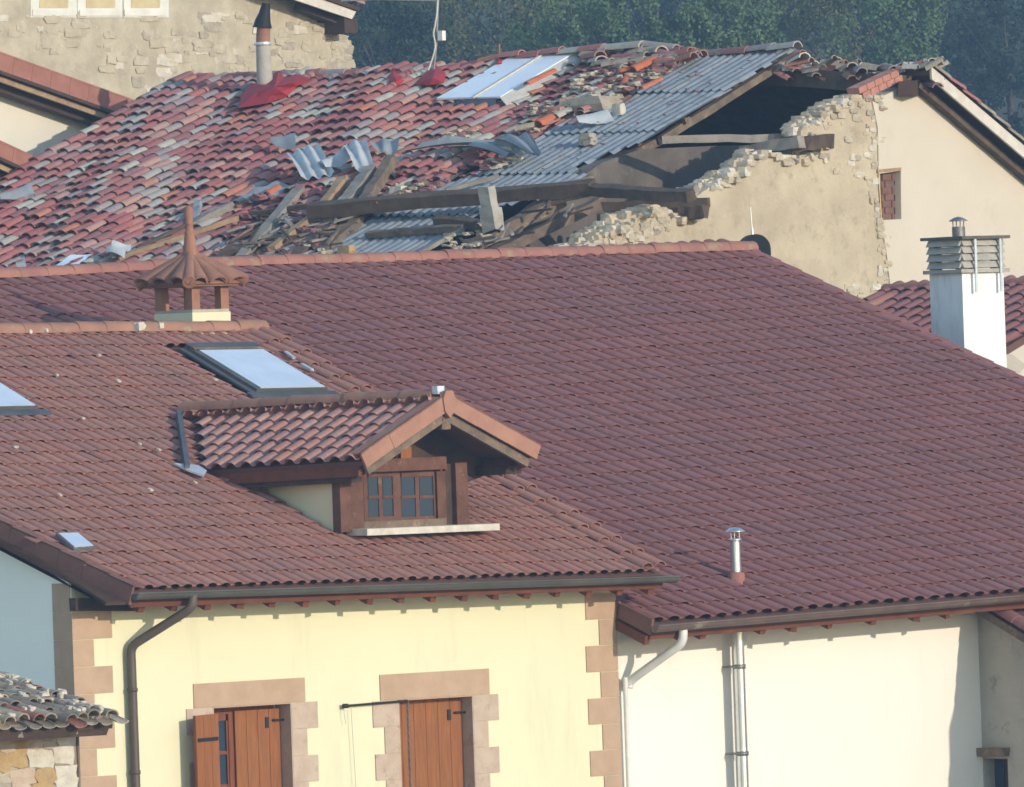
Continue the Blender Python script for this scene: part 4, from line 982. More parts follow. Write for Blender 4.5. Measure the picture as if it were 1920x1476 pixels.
lw = G - RD * 12.4; mb = MB(); mb.prism([Vector((lw.x, lw.y, 0)) + DD * 8.2, Vector((lw.x, lw.y, 10.2)) + DD * 8.2, Vector((lw.x, lw.y, 12.9)), Vector((lw.x, lw.y, 12.2)) - DD * 2.6, Vector((lw.x, lw.y, 0)) - DD * 2.6], RD * .4); mb.build('left_gable', 'plaster_old', rh)
mb = MB(); mb.prism([Vector((lw.x, lw.y, 9.4)) + DD * 8.2, Vector((lw.x, lw.y, 9.4)) - DD * 2.6, G - DD * 2.6 - RD * .5 + Z * (9.4 - G.z), G + DD * 8.2 - RD * .5 + Z * (9.4 - G.z)], -Z * .15); mb.build('attic_floor', 'wood_black', rh)
# ridge beam under the debris
mb = MB(); mb.beam(on((1420, 140), G, DD) , gp((1700, 160), -.0), .2, .26, Z, 5, .06); mb.build('ridge_beam', 'wood_black', rh)
# jumbled tiles along the broken ridge
for i in range(74):
    k = random.random(); x = 1455 + 285 * k; y = 117 + 12 * math.sin(k * 3) + U(-5, 22)
    c = on((x, y), G + DD * U(-.25, .3), DD); e = (RD * U(.5, 1) + DD * U(-.8, .8) + Z * U(-.35, .35)).normalized()
    old_cap(c, c + e * U(.2, .4), U(.07, .11), random.choice(['old_tile', 'hut_tile', 'hut_tile', 'hut_tile', 'stone_b']), rh, 'dislodged_ridge_tile')
for i in range(10):
    c = gp((1690 + U(-10, 50), 130 + U(-14, 30)), U(-.3, .2)); e = (RD * U(.3, 1) + DD * U(-.5, .8) + Z * U(-.3, .2)).normalized()
    old_cap(c, c + e * U(.2, .36), U(.08, .11), 'old_tile', nh, 'peak_tile')
mb = MB(); mb.beam(gp((1700, 168), .22), gp((1716, 160), -.3), .24, .22, Z, 2, .08); mb.build('purlin_end', 'wood_dk', nh)
# rooflight of pale translucent sheets
sp = [H(p, .12) for p in ((818, 184), (962, 103), (1080, 96), (938, 181))]
mb = MB(); mb.prism(sp, PO.N * -.03); rlg = mb.build('rooflight', 'poly', rh)
mb = MB(); a, b = H((886, 183), .135), H((1022, 99), .135); mb.beam(a, b, .05, .02, PO.N, 2, .01); mb.build('glazing_strip', 'trim_white', rlg)
a, b, c, d = H((1078, 98), .11), H((938, 183), .11), H((952, 200), .02), H((1086, 118), .02)
mb = MB(); mb.prism([a, b, c, d], PO.N * -.02); mb.build('rooflight_kerb', 'trim_white', rlg)
mb = MB(); mb.prism([H((856, 186), .10), H((930, 184), .10), H((928, 198), .03), H((858, 199), .03)], PO.N * -.02); mb.build('rooflight_apron', 'lead', rlg)
mb = MB(); mb.beam(H((1018, 98), .14), H((1084, 92), .14), .07, .04, PO.N, 3, .1); mb.build('rooflight_head', 'wood_tan', rlg)
# red waterproofed flashings and the flue, antenna mast
def flash(px, nm, lift=.13):
    c = [sum(p[0] for p in px) / len(px), sum(p[1] for p in px) / len(px)]; n = len(px)
    ring = [H(p, .10 + U(0, .02)) for p in px]; mid = [H(((p[0] + c[0]) / 2, (p[1] + c[1]) / 2), .12 + lift * .4 + U(-.02, .03)) for p in px]; top = H(c, .12 + lift); low = [H(p, -.02) for p in px]
    mb = MB(); mb.add(ring + mid + [top] + low, [(i, (i + 1) % n, n + (i + 1) % n, n + i) for i in range(n)] + [(n + i, n + (i + 1) % n, 2 * n) for i in range(n)] + [(2 * n + 1 + i, 2 * n + 1 + (i + 1) % n, (i + 1) % n, i) for i in range(n)], False)
    return mb.build(nm, 'bitumen', oroof)
flash([(446, 203), (452, 180), (470, 156), (500, 158), (523, 132), (534, 146), (556, 138), (585, 148), (556, 162), (540, 180), (500, 194)], 'painted_flashing')
flash([(722, 158), (730, 138), (737, 121), (752, 140), (758, 152), (744, 164)], 'painted_flashing', .08)
flash([(782, 158), (796, 138), (818, 122), (836, 138), (832, 156), (806, 160)], 'painted_flashing', .1)
flash([(928, 122), (934, 106), (942, 110), (942, 122)], 'painted_flashing', .04)
fb = H((497, 158), .1)
def vert(p, Y): return aty(p, Y)
Yf = fb.y + .05
mb = MB(); mb.tube([fb - Z * .2, aty((493, 82), Yf)], .125, 14, .105); fl = mb.build('old_flue', 'cement', rh)
mb = MB(); mb.tube([aty((493, 84), Yf), aty((494, 50), Yf)], .105, 14, .10); mb.build('flue_clay_ring', 'terra', fl)
mb = MB(); q0 = aty((492, 52), Yf); q1 = aty((494, 26), Yf); q2 = aty((499, 6), Yf)
mb.tube([q0, q0.lerp(q1, .5) + XY * .0, q1 + XY * .02, q2], .145, 12, .06); mb.build('flue_cowl', 'black', fl)
mb = MB(); mb.lathe(aty((493, 85), Yf), [(.128, 0), (.135, .02), (.128, .045)], 14); mb.build('flue_band', 'bright_flash', fl)
ma = H((812, 142), .05); Ym = ma.y
mast = thing('antenna_mast', 'thin antenna mast with a white box strapped on, standing on the old roof', 'antenna', ma)
mb = MB(); mb.tube([ma, aty((818, 80), Ym), aty((822, -30), Ym)], .022, 8); mb.build('pole', 'tin', mast)
mb = MB(); c = aty((828, 67), Ym - .06); mb.box(c, RD * .045, DD * .04, Z * .07); mb.build('junction_box', 'pipe_white', mast)
mb = MB(); mb.tube(bend([aty((803, 132), Ym - .1), aty((813, 104), Ym - .06), aty((817, 84), Ym - .05), aty((812, 64), Ym - .07), aty((816, 46), Ym - .05), aty((820, 20), Ym - .05), aty((821, -20), Ym - .05)], .1), .013, 6); mb.build('cable', 'cable', mast)
mb = MB(); mb.tube([aty((822, 1), Ym), aty((700, -1), Ym + 4), aty((640, 2), Ym + 8)], .012, 5); solo(mb, 'overhead_cable', 'cable', 'pale overhead cable running from the antenna mast to the rough stone building', 'cable')
mb = MB(); mb.tube([H((937, 112), .05), aty((936, 84), H((937, 112)).y)], .016, 6); mb.build('stub_rod', 'terra', rh)

# ------------------------------------------------------------------ fallen timbers: each one a thing
def fallen(p0, p1, wpx, m, label, h0=.14, h1=.14, thick=None, cat='beam', nm='fallen_beam', group='timbers fallen on the ruined roof', hz=.13):
    P, Q = H(p0, h0), H(p1, h1); w = wpx / (FPX / P.y)
    mb = MB(); mb.beam(P, Q, thick or w, w, PO.N, 10, hz); solo(mb, nm, m, label, cat, group)
fallen((584, 394), (1116, 352), 25, 'wood_black', 'long dark beam lying level across the corrugated sheets', .32, .22)
fallen((1100, 354), (1296, 368), 20, 'wood_black', 'dark beam reaching from the long beam to the broken wall', .2, .25)
fallen((452, 484), (562, 354), 11, 'wood_grey', 'leftmost upright plank with a pale grey edge on the broken tiles', .12, .2, .16)
fallen((510, 470), (606, 392), 16, 'wood_tan', 'short tan rafter end sticking out below the long dark beam', .1, .18)
fallen((598, 398), (646, 336), 17, 'wood_tan', 'tan rafter with a light end leaning above the long dark beam', .16, .26)
fallen((556, 486), (640, 402), 24, 'wood_black', 'thick dark rafter sloping down beneath the long beam', .06, .12)
fallen((628, 408), (696, 322), 24, 'wood_grey', 'broad grey weathered rafter leaning uphill by the bent pale sheet', .14, .24)
fallen((606, 476), (672, 416), 22, 'wood_old', 'brown rafter lying on the sheets beneath the long beam', .05, .08)
fallen((672, 396), (734, 300), 20, 'wood_old', 'brown rafter leaning uphill beside the broad grey one', .18, .28)
fallen((690, 440), (872, 426), 11, 'wood_old', 'thin plank lying level on the lower corrugated sheets', .1, .1, .1)
fallen((818, 414), (912, 422), 18, 'wood_black', 'short dark plank lying at the foot of the stone post', .1, .12)
fallen((848, 482), (1050, 378), 22, 'wood_old', 'rough brown beam sloping along the torn edge of the sheets', -.02, .05)
fallen((912, 482), (1132, 376), 21, 'wood_old', 'split brown beam sloping over the dark opening', -.25, -.15)
fallen((756, 492), (868, 430), 8, 'wood_grey', 'pale batten along the edge of the lower corrugated sheets', .1, .1, .06)
fallen((222, 484), (448, 408), 9, 'wood_tan', 'long tan batten lying behind the clay chimney', .12, .16, .07, 'batten', 'fallen_batten')
fallen((256, 466), (345, 424), 6, 'wood_black', 'thin dark batten among grey tiles left of the clay chimney finial', .12, .16, .06, 'batten', 'fallen_batten')
fallen((358, 424), (436, 384), 14, 'wood_grey', 'wide pale grey plank just right of the clay chimney finial', .1, .18, .1, 'plank', 'fallen_plank')
fallen((372, 380), (364, 416), 12, 'sheet', 'small blue grey board tipped up above the clay chimney finial', .14, .1, .1, 'board', 'fallen_board')
fallen((270, 506), (350, 482), 8, 'wood_old', 'short batten close to the ridge left of the clay chimney', .12, .14, .07, 'batten', 'fallen_batten')
fallen((384, 492), (470, 470), 15, 'wood_black', 'curved dark timber resting just above the red ridge', .1, .12)
fallen((440, 462), (520, 440), 9, 'wood_grey', 'grey batten among jumbled tiles left of the rafters', .14, .14, .07, 'batten', 'fallen_batten')
fallen((470, 400), (640, 378), 7, 'wood_black', 'thin dark batten crossing behind the leaning rafters', .16, .2, .06, 'batten', 'fallen_batten')
fallen((730, 372), (800, 340), 10, 'wood_old', 'brown batten with an orange edge among broken tiles', .12, .14, .08, 'batten', 'fallen_batten')
fallen((835, 358), (935, 330), 7, 'wood_grey', 'grey batten along the top edge of the lower sheets', .12, .12, .06, 'batten', 'fallen_batten')
fallen((1110, 336), (1060, 345), 8, 'wood_tan', 'short pale board end at the torn sheet edge', .02, .0, .08, 'board', 'fallen_board')
fallen((492, 452), (580, 432), 8, 'wood_grey', 'short grey lath between the two leftmost rafters', .1, .1, .07, 'lath', 'fallen_lath')
fallen((480, 476), (560, 446), 7, 'wood_black', 'blackened lath low between the two leftmost rafters', .1, .12, .06, 'lath', 'fallen_lath')
# timber splinters strewn through the break: too small to pick apart
for mm in ('wood_old', 'wood_grey', 'wood_black'):
    mb = MB()
    for i in range(26):
        x = random.choice([U(440, 640), U(440, 640), U(440, 620), U(860, 1100)]); y = (490 - (x - 440) * .27 + U(-60, 20)) if x < 840 else (480 - (x - 840) * .42 + U(-20, 20))
        c = H((x, min(y, 482)), U(.08, .2)); e = (PO.ev * U(-1, 1) + PO.up * U(-.7, .7) + PO.N * U(-.08, .12)).normalized() * U(.12, .36)
        mb.beam(c - e, c + e, U(.02, .05), U(.02, .035), PO.N, 3, .25)
    mb.build('timber_splinters', mm, kind='stuff')
# mossy heap of ridge tiles right of the rooflight
for i in range(34):
    x = U(1086, 1290); y = 92 + abs(x - 1200) * .08 + U(0, 34) * (1 - abs(x - 1180) / 260)
    c = H((x, y), U(.06, .16)); e = (PO.ev * U(.6, 1) + PO.up * U(-.35, .35) + PO.N * U(-.1, .15)).normalized()
    old_cap(c + e * U(.28, .4), c, U(.085, .115), random.choice(['hut_tile', 'hut_tile', 'hut_tile', 'old_tile']), oroof, 'mossy_tile')
# stone post standing among the beams
pb = H((926, 432), .1); pt_ = aty((912, 350), pb.y - .1)
mb = MB(); mb.beam(pb, pb.lerp(pt_, .5), .2, .24, RD, 3, .08); mb.beam(pb.lerp(pt_, .5), pt_, .16, .19, RD, 3, .08); solo(mb, 'stone_post', 'cement', 'pale grey upright stub standing among the fallen beams', 'post')
# tie beams in the gable opening
def gfall(p0, p1, d0, d1, wpx, m, label, nm='fallen_beam', cat='beam', rough=.14):
    P, Q = gp(p0, d0), gp(p1, d1); mb = MB(); mb.beam(P, Q, wpx / 136, wpx / 136, Z, 7, rough); solo(mb, nm, m, label, cat, 'timbers fallen on the ruined roof')
gfall((1240, 262), (1532, 258), -1.6, -.1, 15, 'wood_grey', 'pale level tie beam across the dark gable opening')
gfall((1396, 284), (1500, 266), -.9, .05, 22, 'wood_grey', 'broad grey timber resting on the wall under the tie beam')
gfall((1478, 276), (1562, 264), -.2, .3, 26, 'wood_black', 'charred stub of timber jutting out of the ragged gable wall')
gfall((1130, 388), (1328, 380), -1.2, .25, 18, 'wood_black', 'dark beam jutting through the low notch of the gable wall')
gfall((1262, 402), (1324, 396), -.25, .3, 24, 'wood_black', 'thick dark beam end set in the low notch of the gable wall')
mb = MB(); mb.tube([gp((1246, 366), -.4), gp((1306, 354), .2)], .065, 10, .06); solo(mb, 'round_log', 'wood_grey', 'round grey log end lying on the broken gable wall', 'log')
gfall((1120, 408), (1250, 392), -1.0, -.2, 12, 'wood_black', 'dark timber in the hollow behind the ragged wall head')

# ------------------------------------------------------------------ bent sheets thrown over the tiles
def bent(px, label, m='sheet_pale', h=.2, waves=3, amp=.04, nm='bent_sheet', along=0, warp=.06):
    a, b, c, d = [H(p, h + U(-.02, .05)) for p in px]; nx, ny = waves * 6, 6; vs = []
    for j in range(ny + 1):
        for i in range(nx + 1):
            s, t = i / nx, j / ny; q = a.lerp(b, s).lerp(d.lerp(c, s), t)
            vs.append(q + PO.N * (amp * math.cos(2 * math.pi * waves * s) + warp * math.sin(3 * t + 2 * s)))
    mb = MB(); mb.add(vs, [(j * (nx + 1) + i, j * (nx + 1) + i + 1, (j + 1) * (nx + 1) + i + 1, (j + 1) * (nx + 1) + i) for j in range(ny) for i in range(nx)], True)
    solo(mb, nm, m, label, 'roof sheet', 'broken roof sheets on the ruin')
bent([(538, 290), (600, 278), (626, 318), (566, 336)], 'pale bent corrugated sheet lying crosswise on the tiles', waves=3, amp=.03)
bent([(642, 276), (690, 274), (702, 312), (668, 322)], 'crumpled pale sheet folded over beside the leaning rafters', waves=2, amp=.03, warp=.1)
bent([(600, 308), (654, 280), (660, 290), (612, 318)], 'narrow pale strip of sheet between the two bent sheets', waves=1, amp=.03)
bent([(506, 262), (556, 258), (552, 272), (510, 272)], 'small flat grey sheet scrap lying higher on the red tiles', 'sheet', .14, 1, .02)
bent([(690, 268), (752, 268), (742, 282), (700, 280)], 'grey blue sheet scrap above the crumpled one', 'sheet', .16, 2, .025)
bent([(752, 288), (838, 264), (930, 258), (934, 272), (760, 296)][:4], 'long grey strip of broken sheet across the lower tiles', 'sheet', .2, 2, .03)
bent([(836, 280), (1000, 262), (1012, 280), (930, 290)], 'grey broken sheet resting on the upper edge of the corrugated roof', 'sheet', .2, 3, .03)
bent([(918, 264), (990, 258), (1014, 282), (984, 286)], 'bluish tilted sheet beside the pale boulder', 'sheet', .26, 2, .03)
bent([(1078, 222), (1142, 214), (1152, 220), (1086, 232)], 'pale sliver of sheet lying flat on the upper corrugated roof', 'sheet_pale', .12, 1, .01)
bent([(94, 505), (132, 480), (172, 476), (136, 503)], 'light blue flat sheet on the old roof near its lower left', 'poly', .14, 1, .004, warp=.01)
bent([(192, 486), (214, 462), (246, 456), (226, 484)], 'small pale corrugated piece near the light blue sheet', 'sheet_pale', .16, 2, .04)
bent([(30, 498), (48, 490), (50, 504), (34, 508)], 'tiny grey sheet scrap at the far lower left of the old roof', 'sheet', .14, 1, .02)
bent([(0, 368), (60, 352), (64, 358), (2, 376)], 'thin grey strip along the left edge of the old roof', 'sheet', .14, 1, .01)
bent([(440, 372), (520, 348), (560, 346), (470, 384)], 'dull grey sheet lying flat above the leftmost upright plank', 'sheet', .1, 2, .02)
bent([(560, 420), (640, 386), (650, 400), (566, 440)], 'grey sheet wedged between the rafters', 'sheet', .06, 2, .02)
# loose tiles, stones and rubble
def loose(p0, p1, m, label, r=.10, h=.16):
    a, b = H(p0, h), H(p1, h); o = old_cap(a, b, r, m, None, 'loose_tile'); o['label'] = label; o['category'] = 'roof tile'; o['kind'] = 'thing'; o['group'] = 'loose tiles on the ruin'
loose((1186, 134), (1232, 112), 'orange_tile', 'large bright orange tile lying loose below the ridge')
loose((1164, 136), (1196, 128), 'orange_tile', 'orange tile just left of the large bright one', .07)
loose((1170, 156), (1176, 142), 'orange_tile', 'small orange shard standing below the two orange tiles', .045)
loose((1202, 168), (1240, 150), 'orange_tile', 'lone orange tile lying out on the corrugated sheets', .06)
loose((988, 160), (1040, 134), 'orange_tile', 'orange tile leaning along the side of the rooflight', .07)
loose((1008, 236), (1034, 222), 'orange_tile', 'orange tile at the edge where tiles meet the sheets')
loose((968, 246), (1004, 238), 'hut_tile', 'mossy curved tile lying open side up by the sheet edge')
loose((704, 382), (724, 374), 'orange_tile', 'orange tile fragment on top of the long dark beam', .05, .34)
loose((500, 366), (522, 352), 'orange_tile', 'orange tile fragment near the leftmost upright plank', .07)
loose((1130, 126), (1180, 116), 'hut_tile', 'mossy tile half buried in rubble left of the orange tiles')
loose((896, 425), (930, 410), 'hut_tile', 'lichened tile near the foot of the stone post', .06, .2)
def boulder(p, sx, sz, m, label, h=.1):
    c = H(p, h); mb = MB(); mb.rock(c, RD * sx, DD * sx * .8, Z * sz, .14); solo(mb, 'loose_stone', m, label, 'stone', 'loose stones on the ruin')
boulder((1118, 196), .32, .11, 'stone_d', 'long grey brown lump lying on the top of the sheets')
boulder((1160, 206), .08, .09, 'stone_b', 'pale round stone beside the long grey brown lump')
boulder((1102, 262), .11, .09, 'stone_d', 'brownish stone alone on the middle of the sheets')
boulder((956, 290), .13, .12, 'stone_b', 'pale boulder on the edge of the lower sheets')
boulder((1068, 200), .13, .10, 'stone_a', 'mossy stone left of the long grey brown lump')
boulder((1046, 212), .12, .09, 'brick', 'pinkish block at the edge of the tiles above the sheets')
boulder((748, 362), .12, .1, 'stone_b', 'pale mortar lump above the long dark beam')
boulder((1252, 124), .06, .10, 'stone_b', 'cream stone chip standing at the top of the sheets')
boulder((650, 470), .12, .08, 'stone_c', 'tan lump at the bottom of the lower sheets')
mb = MB(); mb2 = MB()
def scatter(poly, n, smin, smax, hb):
    xs = [p[0] for p in poly]; ys_ = [p[1] for p in poly]; k = 0
    while k < n:
        x, y = U(min(xs), max(xs)), U(min(ys_), max(ys_))
        if not inpoly(x, y, poly): continue
        s = U(smin, smax); e = Vector((U(-1, 1), U(-1, 1), 0)).normalized(); hb.rock(H((x, y), U(.05, .16)), e * s * U(.8, 1.8), Z.cross(e) * s, PO.N * s * U(.3, .7), .3); k += 1
scatter([(1070, 150), (1130, 125), (1210, 120), (1260, 128), (1200, 160), (1160, 190), (1090, 190)], 90, .025, .075, mb)
scatter([(960, 205), (1090, 165), (1120, 190), (1010, 250)], 40, .02, .05, mb)
scatter([(820, 255), (900, 230), (900, 250), (830, 275)], 30, .025, .06, mb)
scatter([(700, 350), (780, 340), (830, 345), (760, 378)], 30, .02, .05, mb)
scatter([(900, 300), (960, 284), (985, 300), (920, 318)], 24, .02, .045, mb)
scatter([(560, 450), (620, 430), (640, 450), (600, 490)], 14, .02, .05, mb)
scatter([(830, 440), (930, 430), (900, 480), (840, 485)], 30, .03, .06, mb)
mb.build('rubble', 'stone_a', kind='stuff')
scatter([(440, 380), (560, 350), (700, 330), (900, 300), (960, 300), (780, 372), (640, 430), (520, 480), (440, 470)], 120, .03, .085, mb2)
scatter([(1090, 140), (1230, 105), (1280, 112), (1180, 170)], 60, .03, .08, mb2)
scatter([(1200, 150), (1440, 100), (1280, 220), (1080, 310), (900, 390), (1000, 290)], 60, .008, .02, mb2)
mb2.build('tile_debris', 'old_tile', kind='stuff')

# ================================================================== BLACK COWL, WHITE CHIMNEY, RIGHT ROOF
c0 = aty((1418, 498), 127.3); 
mb = MB(); arc = [aty(p, 127.3) for p in [(1391, 500)] + [(1418 - 27.5 * math.cos(t), 468 - 29 * math.sin(t)) for t in [math.pi * k / 14 for k in range(15)]] + [(1447, 560), (1391, 560)]]
cow = thing('vent_cowl', 'black round topped vent cowl behind the red ridge end, with a thin rod on top', 'vent', c0 - Z * .6)
mb.prism(arc, Vector((-.05, .45, 0))); mb.build('hood', 'black', cow)
mb = MB(); mb.tube([aty((1411, 440), 127.4), aty((1407, 388), 127.4)], .009, 6); mb.tube([aty((1411, 440), 127.4), aty((1410, 428), 127.4)], .02, 8); mb.build('rod', 'steel', cow)

KC = aty((1808, 640), 125.0); kx, ky = .73, .62
wc = thing('white_chimney', 'whitewashed square chimney with louvred top and tin cowl above the red roof edge', 'chimney', (KC.x, KC.y, 0))
ktop = aty((1808, 512), 125).z
kb = lambda x, y, z: Vector((KC.x, KC.y, 0)) + XY * x - NY * y + Z * z
def kbox(x0, x1, y0, y1, z0, z1, nm, m, par=wc):
    mb = MB(); mb.box(kb((x0 + x1) / 2, (y0 + y1) / 2, (z0 + z1) / 2), XY * ((x1 - x0) / 2), NY * ((y1 - y0) / 2), Z * ((z1 - z0) / 2)); return mb.build(nm, m, par)
kbox(0, kx, 0, ky, 5.5, ktop, 'stack', 'whitewash')
kbox(-.06, kx + .06, -.06, ky + .06, ktop + .002, ktop + .05, 'ledge', 'cement')
z1 = aty((1808, 449), 125).z; zb0 = ktop + .052; step = (z1 - zb0) / 4
for (x, y) in ((.06, .06), (kx - .06, .06), (.06, ky - .06), (kx - .06, ky - .06)): kbox(x - .06, x + .06, y - .06, y + .06, zb0, z1, 'pier', 'cement')
for k in range(4):
    zc_ = zb0 + step * (k + .62); mb = MB()
    for (p0, p1, out) in ((kb(.0, 0, zc_), kb(kx, 0, zc_), NY), (kb(0, 0, zc_), kb(0, ky, zc_), -XY), (kb(kx, 0, zc_), kb(kx, ky, zc_), XY), (kb(0, ky, zc_), kb(kx, ky, zc_), -NY)):
        mb.prism([p0 + out * .05 - Z * .045, p1 + out * .05 - Z * .045, p1 - out * .0 + Z * .04, p0 - out * .0 + Z * .04], -out * .03)
    mb.build('louvre', 'cement', wc)
for xx in (.18, .62):
    mb = MB(); mb.beam(kb(xx, -.075, z1 + .02), kb(xx, -.075, ktop - .25), .035, .02, NY, 3, .02); mb.build('strap', 'bright_flash', wc)
mb = MB(); mb.box(kb(kx / 2, ky / 2, z1 + .022), XY * (kx / 2 + .06), NY * (ky / 2 + .09), Z * .02); mb.build('cap_slab', 'slate', wc)
kc = kb(kx / 2 - .13, ky / 2 - .02, z1 + .043); ph = (440 - 422) / 145
mb = MB(); mb.tube([kc, kc + Z * .13], .085, 14); cwl = mb.build('cowl_pipe', 'tin', wc)
mb = MB()
for k in range(4):
    e = Vector((math.cos(k * 1.57 + .3), math.sin(k * 1.57 + .3), 0)) * .07; mb.tube([kc + e + Z * .11, kc + e * 1.1 + Z * .22], .008, 5)
mb.lathe(kc + Z * .2, [(.125, 0), (.125, .006), (.06, .045), (.0, .06)], 16); mb.lathe(kc + Z * .2, [(.125, 0), (.06, .035), (0, .05)], 16); mb.build('cowl_hat', 'tin', cwl)
# flared skirt at the right foot
mb = MB(); f0 = aty((1868, 690), 125.6); mb.prism([aty((1862, 668), 125.5), aty((1897, 664), 125.5), aty((1925, 685), 125.5), aty((1905, 706), 125.5), aty((1850, 715), 125.5)], Vector((0, .5, 0))); mb.build('mortar_skirt', 'plaster_cream', wc)

# low roof behind the chimney
rr = thing('lean_to_roof', 'low dull red tiled roof below the cream gable, behind the white chimney', 'roof', aty((1800, 640), 129))
RO = aty((1668, 548), 130.0); r_s = R(19)
PR = Plane(RO, RD, -DD * math.cos(r_s) + Z * math.sin(r_s))
ul = PR.uv((1645, 600)); 
mb = MB(); mb.prism([PR.at(-.1, 0, -.04), PR.at(3.6, 0, -.04), PR.at(3.6, -4.6, -.04), PR.at(-.1, -4.6, -.04)], PR.N * -.1); rdk = mb.build('deck', 'deck', rr)
tiled(rdk, 'roof_tile', PR, roman_tile(.235, .42, .065), M['big_tile'], -.1, 3.6, -4.6, -.05, .235, .37, limit=200, jit=lambda u, t: (.01, .012, .02), view=lambda x, y: y < 740 and x > 1640 and y < 560 + (x - 1610) * .5)
caps(rdk, 'ridge_tile', [aty((1606, 588), 129.2), aty((1672, 556), 129.6)], 'ridge', .1, .3, .8); caps(rdk, 'top_tile', [PR.at(-.1, .05, .03), PR.at(3.6, .05, .03)], 'ridge', .1, .36, .7)

# grey building at right, in front of the white house ------------------
PG = on((1838, 1300), PB, NY)
gh = thing('grey_house', 'grey rendered house side with a small dark window at the right edge', 'house', (PG.x, PG.y, 0))
gq = lambda p, h=0: on(p, PG - XY * h, -XY)
zt3 = gq((1836, 1150)).z
go = lambda a, z, h=0: Vector((PG.x, PG.y, 0)) + NY * a + Z * z - XY * h
mb = MB(); wga = (gq((1841, 1420)) - PG).dot(NY); wgb = (gq((1889, 1420)) - PG).dot(NY); wgz = gq((1862, 1402)).z
wall_grid(mb, Vector((PG.x, PG.y, 0)), NY, -XY, -.25, 5, 0, zt3 - .0, [(max(wga, .02), wgb, 3.6, wgz - .13)], .2)
mb.build('wall', 'plaster_grey', gh)
mb = MB(); mb.beam(go(max(wga, .02) - .03, wgz - .05, .03), go(wgb + .04, wgz - .05, .03), .1, .13, XY, 3, .06); mb.build('window_lintel', 'wood_old', gh)
mb = MB(); mb.prism([go(max(wga, .02), wgz - .13, -.17), go(wgb, wgz - .13, -.17), go(wgb, 3.6, -.17), go(max(wga, .02), 3.6, -.17)], XY * .02); gwn = mb.build('window', 'wood_dk', gh)
mb = MB(); mid = (max(wga, .02) + wgb) / 2
for a, b in ((max(wga, .02) + .04, mid - .03), (mid + .03, wgb - .04)): mb.prism([go(a, wgz - .19, -.155), go(b, wgz - .19, -.155), go(b, 3.7, -.155), go(a, 3.7, -.155)], XY * .006)
mb.build('pane', 'glass', gwn)
# its roof edge: board and a course of tiles descending towards the street
e0 = gq((1838, 1143), .12); e1 = gq((1925, 1196), .12); ed = (e1 - e0).normalized()
mb = MB(); mb.beam(e0 - ed * .3, e0 + ed * 5, .12, .09, Z, 4, .03); mb.build('verge_board', 'wood_old', gh)
mb = MB(); q0, q1 = e0 + Z * .05 - ed * .2, e0 + ed * 5 + Z * .05; mb.prism([q0, q1, q1 + XY * 3.0 + Z * .3, q0 + XY * 3.0 + Z * .3], Z * .05); gr_ = mb.build('roof', 'deck', gh)
for i in range(13):
    a = e0 + ed * (.30 + i * .36) + Z * .12; old_cap(a + ed * .4, a, .11, 'big_tile', gr_, 'verge_tile')

# ================================================================== UPPER LEFT BUILDINGS
UW = aty((650, 100), 158.0)
ug = lambda p, h=0: on(p, UW + RD * h, RD)
uh = thing('rough_stone_house', 'tall rough rendered stone house with small white framed windows, top left', 'house', (UW.x, UW.y, 0))
mb = MB(); out = [(650, 68), (600, 60), (560, 20), (500, -20), (-200, -20), (-200, 700), (655, 700)]
edge = [(652 + U(-4, 3), 700 - i * 8) for i in range(80)]
mb.prism([ug(p) for p in [(648, 66), (604, 60), (590, 30), (500, -40), (-200, -40), (-200, 700)] + edge], -RD * .6); uw = mb.build('wall', 'plaster_rough', uh)
for i in range(230):
    k = random.random()
    p = (U(0, 645), U(28, 205)) if i < 190 else (U(630, 650), U(66, 145))
    if p[0] < 300 and p[1] > 55 + p[0] * .42: continue
    s = U(.045, .11) if i < 190 else U(.05, .09); mb = MB(); mb.rock(ug(p, U(-.026, -.006)), DD * s * U(1.2, 2.4), RD * .035, Z * s * U(.7, 1), .22); mb.build('stone', random.choice(['stone_a', 'stone_a', 'stone_b', 'stone_d', 'plaster_rough', 'plaster_rough', 'plaster_rough']), uw)
for (x0, x1) in ((74, 128), (162, 216), (246, 300)):
    mb = MB(); mb.prism([ug(p, .012) for p in ((x0 - 16.5, -30), (x1 + 16.5, -30), (x1 + 16.5, 33), (x0 - 16.5, 33))], -RD * .04); wf = mb.build('window_surround', 'painted_band', uh)
    mb = MB(); mb.prism([ug(p, .02) for p in ((x0, -30), (x1, -30), (x1, 15), (x0, 15))], -RD * .02); mb.build('shutter', 'pale_ochre', wf)
    mb = MB(); mb.prism([ug(p, .03) for p in ((x0 - 12, 18), (x1 + 12, 18), (x1 + 12, 30), (x0 - 12, 30))], -RD * .03); mb.build('window_sill', 'painted_band', wf)
# its verge at the top right
va, vb = ug((515, -12), .5), ug((668, 24), .5)
mb = MB(); mb.prism([ug((500, -40), .5), ug((668, 22), .5), ug((660, 36), .5), ug((500, -18), .5)], -RD * .04); mb.build('bargeboard', 'trim_white', uh)
mb = MB(); q = [ug((500, -46), .55), ug((674, 14), .55)]; mb.prism([q[0], q[1], q[1] - RD * 4, q[0] - RD * 4], -Z * .06); ur = mb.build('roof', 'wood_dk', uh)
for i in range(9):
    a = q[0].lerp(q[1], i / 9); b = q[0].lerp(q[1], (i + 1.1) / 9); old_cap(b + Z * .05, a + Z * .05, .1, 'old_tile', ur, 'verge_tile')
mb = MB(); mb.box(ug((632, 50), .15), DD * .16, RD * .3, Z * .12); mb.build('purlin_end', 'wood_dk', uh)
mb = MB(); mb.beam(ug((560, 8), .2), ug((655, 44), .2), .16, .2, Z, 3, .05); mb.build('verge_rafter', 'wood_dk', uh)
